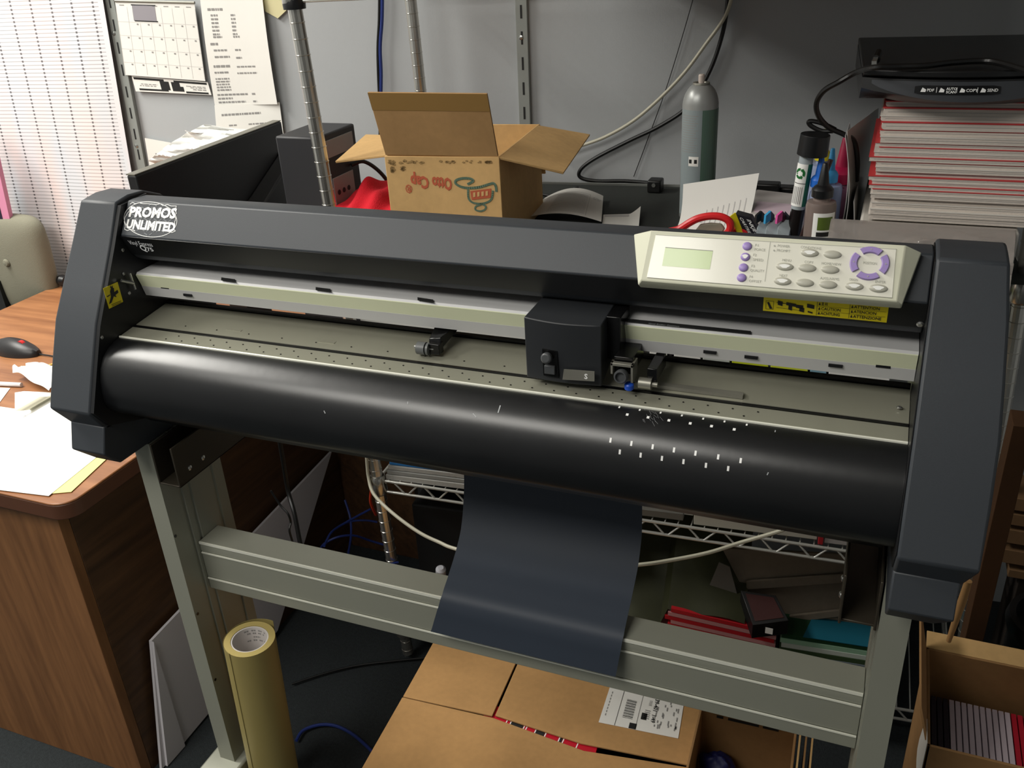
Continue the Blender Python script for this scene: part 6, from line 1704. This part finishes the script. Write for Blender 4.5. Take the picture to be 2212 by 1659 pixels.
# ---- open carton of flyers at the right edge
rb = thing('open_carton', (.68, .3, 0), 'open brown carton of printed flyers at the lower right corner', 'cardboard box')
zr = .47
g = [at(1962, 1659, 'z', zr), at(2005, 1405, 'z', zr)]
xl0 = .596; y0_ = at(2010, 1612, 'z', zr).y; y1_ = at(2010, 1400, 'z', zr).y
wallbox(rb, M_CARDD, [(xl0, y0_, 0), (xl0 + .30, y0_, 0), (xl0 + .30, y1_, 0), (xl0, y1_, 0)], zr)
b = MB(M_CARDD); b.slab([(xl0, y0_ + .01, zr), (xl0, y1_, zr), (xl0 - .016, y1_ + .02, zr + .062), (xl0 - .010, y0_ + .05, zr + .02)], .003); b.build('torn_flap', rb)
b = MB(M_CARD); b.slab([(xl0, y1_, zr), (xl0 + .30, y1_, zr), (xl0 + .30, y1_ + .03, zr + .008), (xl0, y1_ + .03, zr + .008)], .003); b.build('back_flap', rb)
b = MB(M_PAP); b.grid(lambda u, v: Vector((xl0 - .0012 - .004 * math.sin(9 * v) * u, lerp(y0_, y0_ + .045, u), lerp(zr + .004, zr - .28, v))), 4, 14, .0008); b.build('torn_paper_edge', rb)
M_FL = mat('flyer_white', (196, 182, 190), .6); M_FR = mat('flyer_red', (176, 26, 46), .5); M_FD = mat('flyer_dark', (40, 34, 44), .6)
seq = [(M_FD, 'dark')] * 3 + [(M_FL, 'white')] * 10 + [(M_FR, 'red')] * 4 + [(M_FL, 'white')] + [(M_FR, 'red')] * 3
for k, (m_, nm) in enumerate(seq):
    x = xl0 + .014 + k * .0085; b = MB(m_); b.hexa([(x, y0_ + .008, .20), (x + .0065, y0_ + .008, .20), (x + .0065, y1_ - .03, .20), (x, y1_ - .03, .20)], [(x + .002, y0_ + .008, zr - .065), (x + .0085, y0_ + .008, zr - .065), (x + .0085, y1_ - .03, zr - .067), (x + .002, y1_ - .03, zr - .067)])
    if k == 15:
        b.use(M_WHITE); b.text('BONUS', (x + .0080, y0_ + .015, zr - .0640), (0, 1, 0), (-1, 0, 0), .018, bold=.0005)
    tag(b.build('flyer_bundle'), '%s edged flyer bundle standing in the lower right carton, %s from its left side' % (nm, ordn[k] if k else 'first'), 'flyers', 'flyer bundles in the carton')
# support under the flyers
MB(M_CARDD).box(xl0 + .006, xl0 + .29, y0_ + .006, y1_ - .006, .012, .196).build('inner_tray', rb)

# ---- brown cartons and slats at the right edge
gz = at(2166, 1075, 'y', .52)
st_ = [((2166, 1072), (2200, 1105)), ((2172, 1108), (2215, 1140)), ((2168, 1142), (2225, 1182)), ((2168, 1186), (2235, 1228)), ((2180, 1230), (2205, 1252))]
for k, ((xa_, ya_), (xb_, yb_)) in enumerate(st_):
    A_ = at(xa_, ya_, 'y', .60); B_ = at(xb_, yb_, 'y', .60); b = MB(card_mat('slat_%d' % k, (118, 90, 62)))
    b.box(A_.x, B_.x + .10, .60, .68, B_.z + .001, A_.z)
    tag(b.build('cardboard_slab', bevel=.001), 'brown cardboard slab, %s from the top of the pile at the right edge' % ('first', 'second', 'third', 'fourth', 'fifth')[k], 'cardboard', 'cardboard slabs at the right edge')
zlow = at(2205, 1252, 'y', .6).z
b = MB(mat('dark_crate', (34, 26, 20), .8)); b.box(.745, 1.0, .605, .70, 0, zlow - .001); tag(b.build('dark_crate', bevel=.002), 'dark crate under the pile of cardboard slabs at the right edge', 'crate')
A_ = at(2135, 1160, 'y', .46); B_ = at(2165, 1160, 'y', .46); b = MB(card_mat('tall_carton', (70, 46, 26))); b.box(A_.x - .004, B_.x + .004, .44, .49, 0, at(2150, 900, 'y', .46).z); tag(b.build('cardboard_strip', bevel=.001), 'tall brown cardboard panel standing beside the right cutter end', 'cardboard')
b = MB(card_mat('cardboard_tube_mat', (170, 130, 84))); b.cyl(at(2049, 1385, 'y', .30), at(2078, 1300, 'y', .30), .0035, .006, n=16); b.cyl(at(2078, 1300, 'y', .30), at(2092, 1255, 'y', .30), .006, .005, n=16); tag(b.build('wooden_stick'), 'slim brown stick leaning below the right cutter end', 'stick')
b = MB(M_BLK); c_ = Vector((.80, .51, .44)); b.lathe([(.066, -.015), (.076, -.015), (.08, 0), (.076, .015), (.066, .015), (.066, -.015)], c_, (0, 0, 1), n=36, cap0=False, cap1=False); tag(b.build('black_ring'), 'black round rim behind the flyer carton at the right', 'rim')
c_ = Vector((.80, .46, .0)); b = MB(mat('bin_black', (16, 16, 17), .5)); b.lathe([(.066, .0), (.072, .42)], (.80, .51, 0), n=30); tag(b.build('waste_bin'), 'black waste bin under the round rim at the right', 'bin')
# =================================================== camera, light, world
cd = bpy.data.cameras.new('camera'); co = bpy.data.objects.new('camera', cd); COL.objects.link(co)
cd.sensor_fit = 'HORIZONTAL'; cd.sensor_width = 36; cd.lens = F / 2212 * 36; cd.clip_start = .02
R3 = Matrix((RC[0], -RC[1], -RC[2])).transposed()
co.matrix_world = Matrix.Translation(CAM) @ R3.to_4x4()
sc = bpy.context.scene; sc.camera = co
w = bpy.data.worlds.new('world'); sc.world = w; w.use_nodes = True
w.node_tree.nodes['Background'].inputs[0].default_value = (.95, 1, .97, 1); w.node_tree.nodes['Background'].inputs[1].default_value = .022
def area(name, loc, size, sy, power, target=None, col=(1, .97, .9)):
    l = bpy.data.lights.new(name, 'AREA'); l.shape = 'RECTANGLE'; l.size = size; l.size_y = sy; l.energy = power; l.color = col
    o = bpy.data.objects.new(name, l); COL.objects.link(o); o.location = loc
    if target is not None:
        d = Vector(target) - Vector(loc); o.rotation_euler = d.to_track_quat('-Z', 'Y').to_euler()
    return o
area('ceiling_lamp_light', (-.90, -1.5, 2.62), 1.75, .9, 36)
area('ceiling_lamp_light', (-2.0, .0, 2.62), .6, 1.2, 50)
sc.view_settings.view_transform = 'Standard'; sc.view_settings.look = 'None'; sc.view_settings.gamma = 1; sc.view_settings.use_curve_mapping = False
sc.view_settings.exposure = 0.6
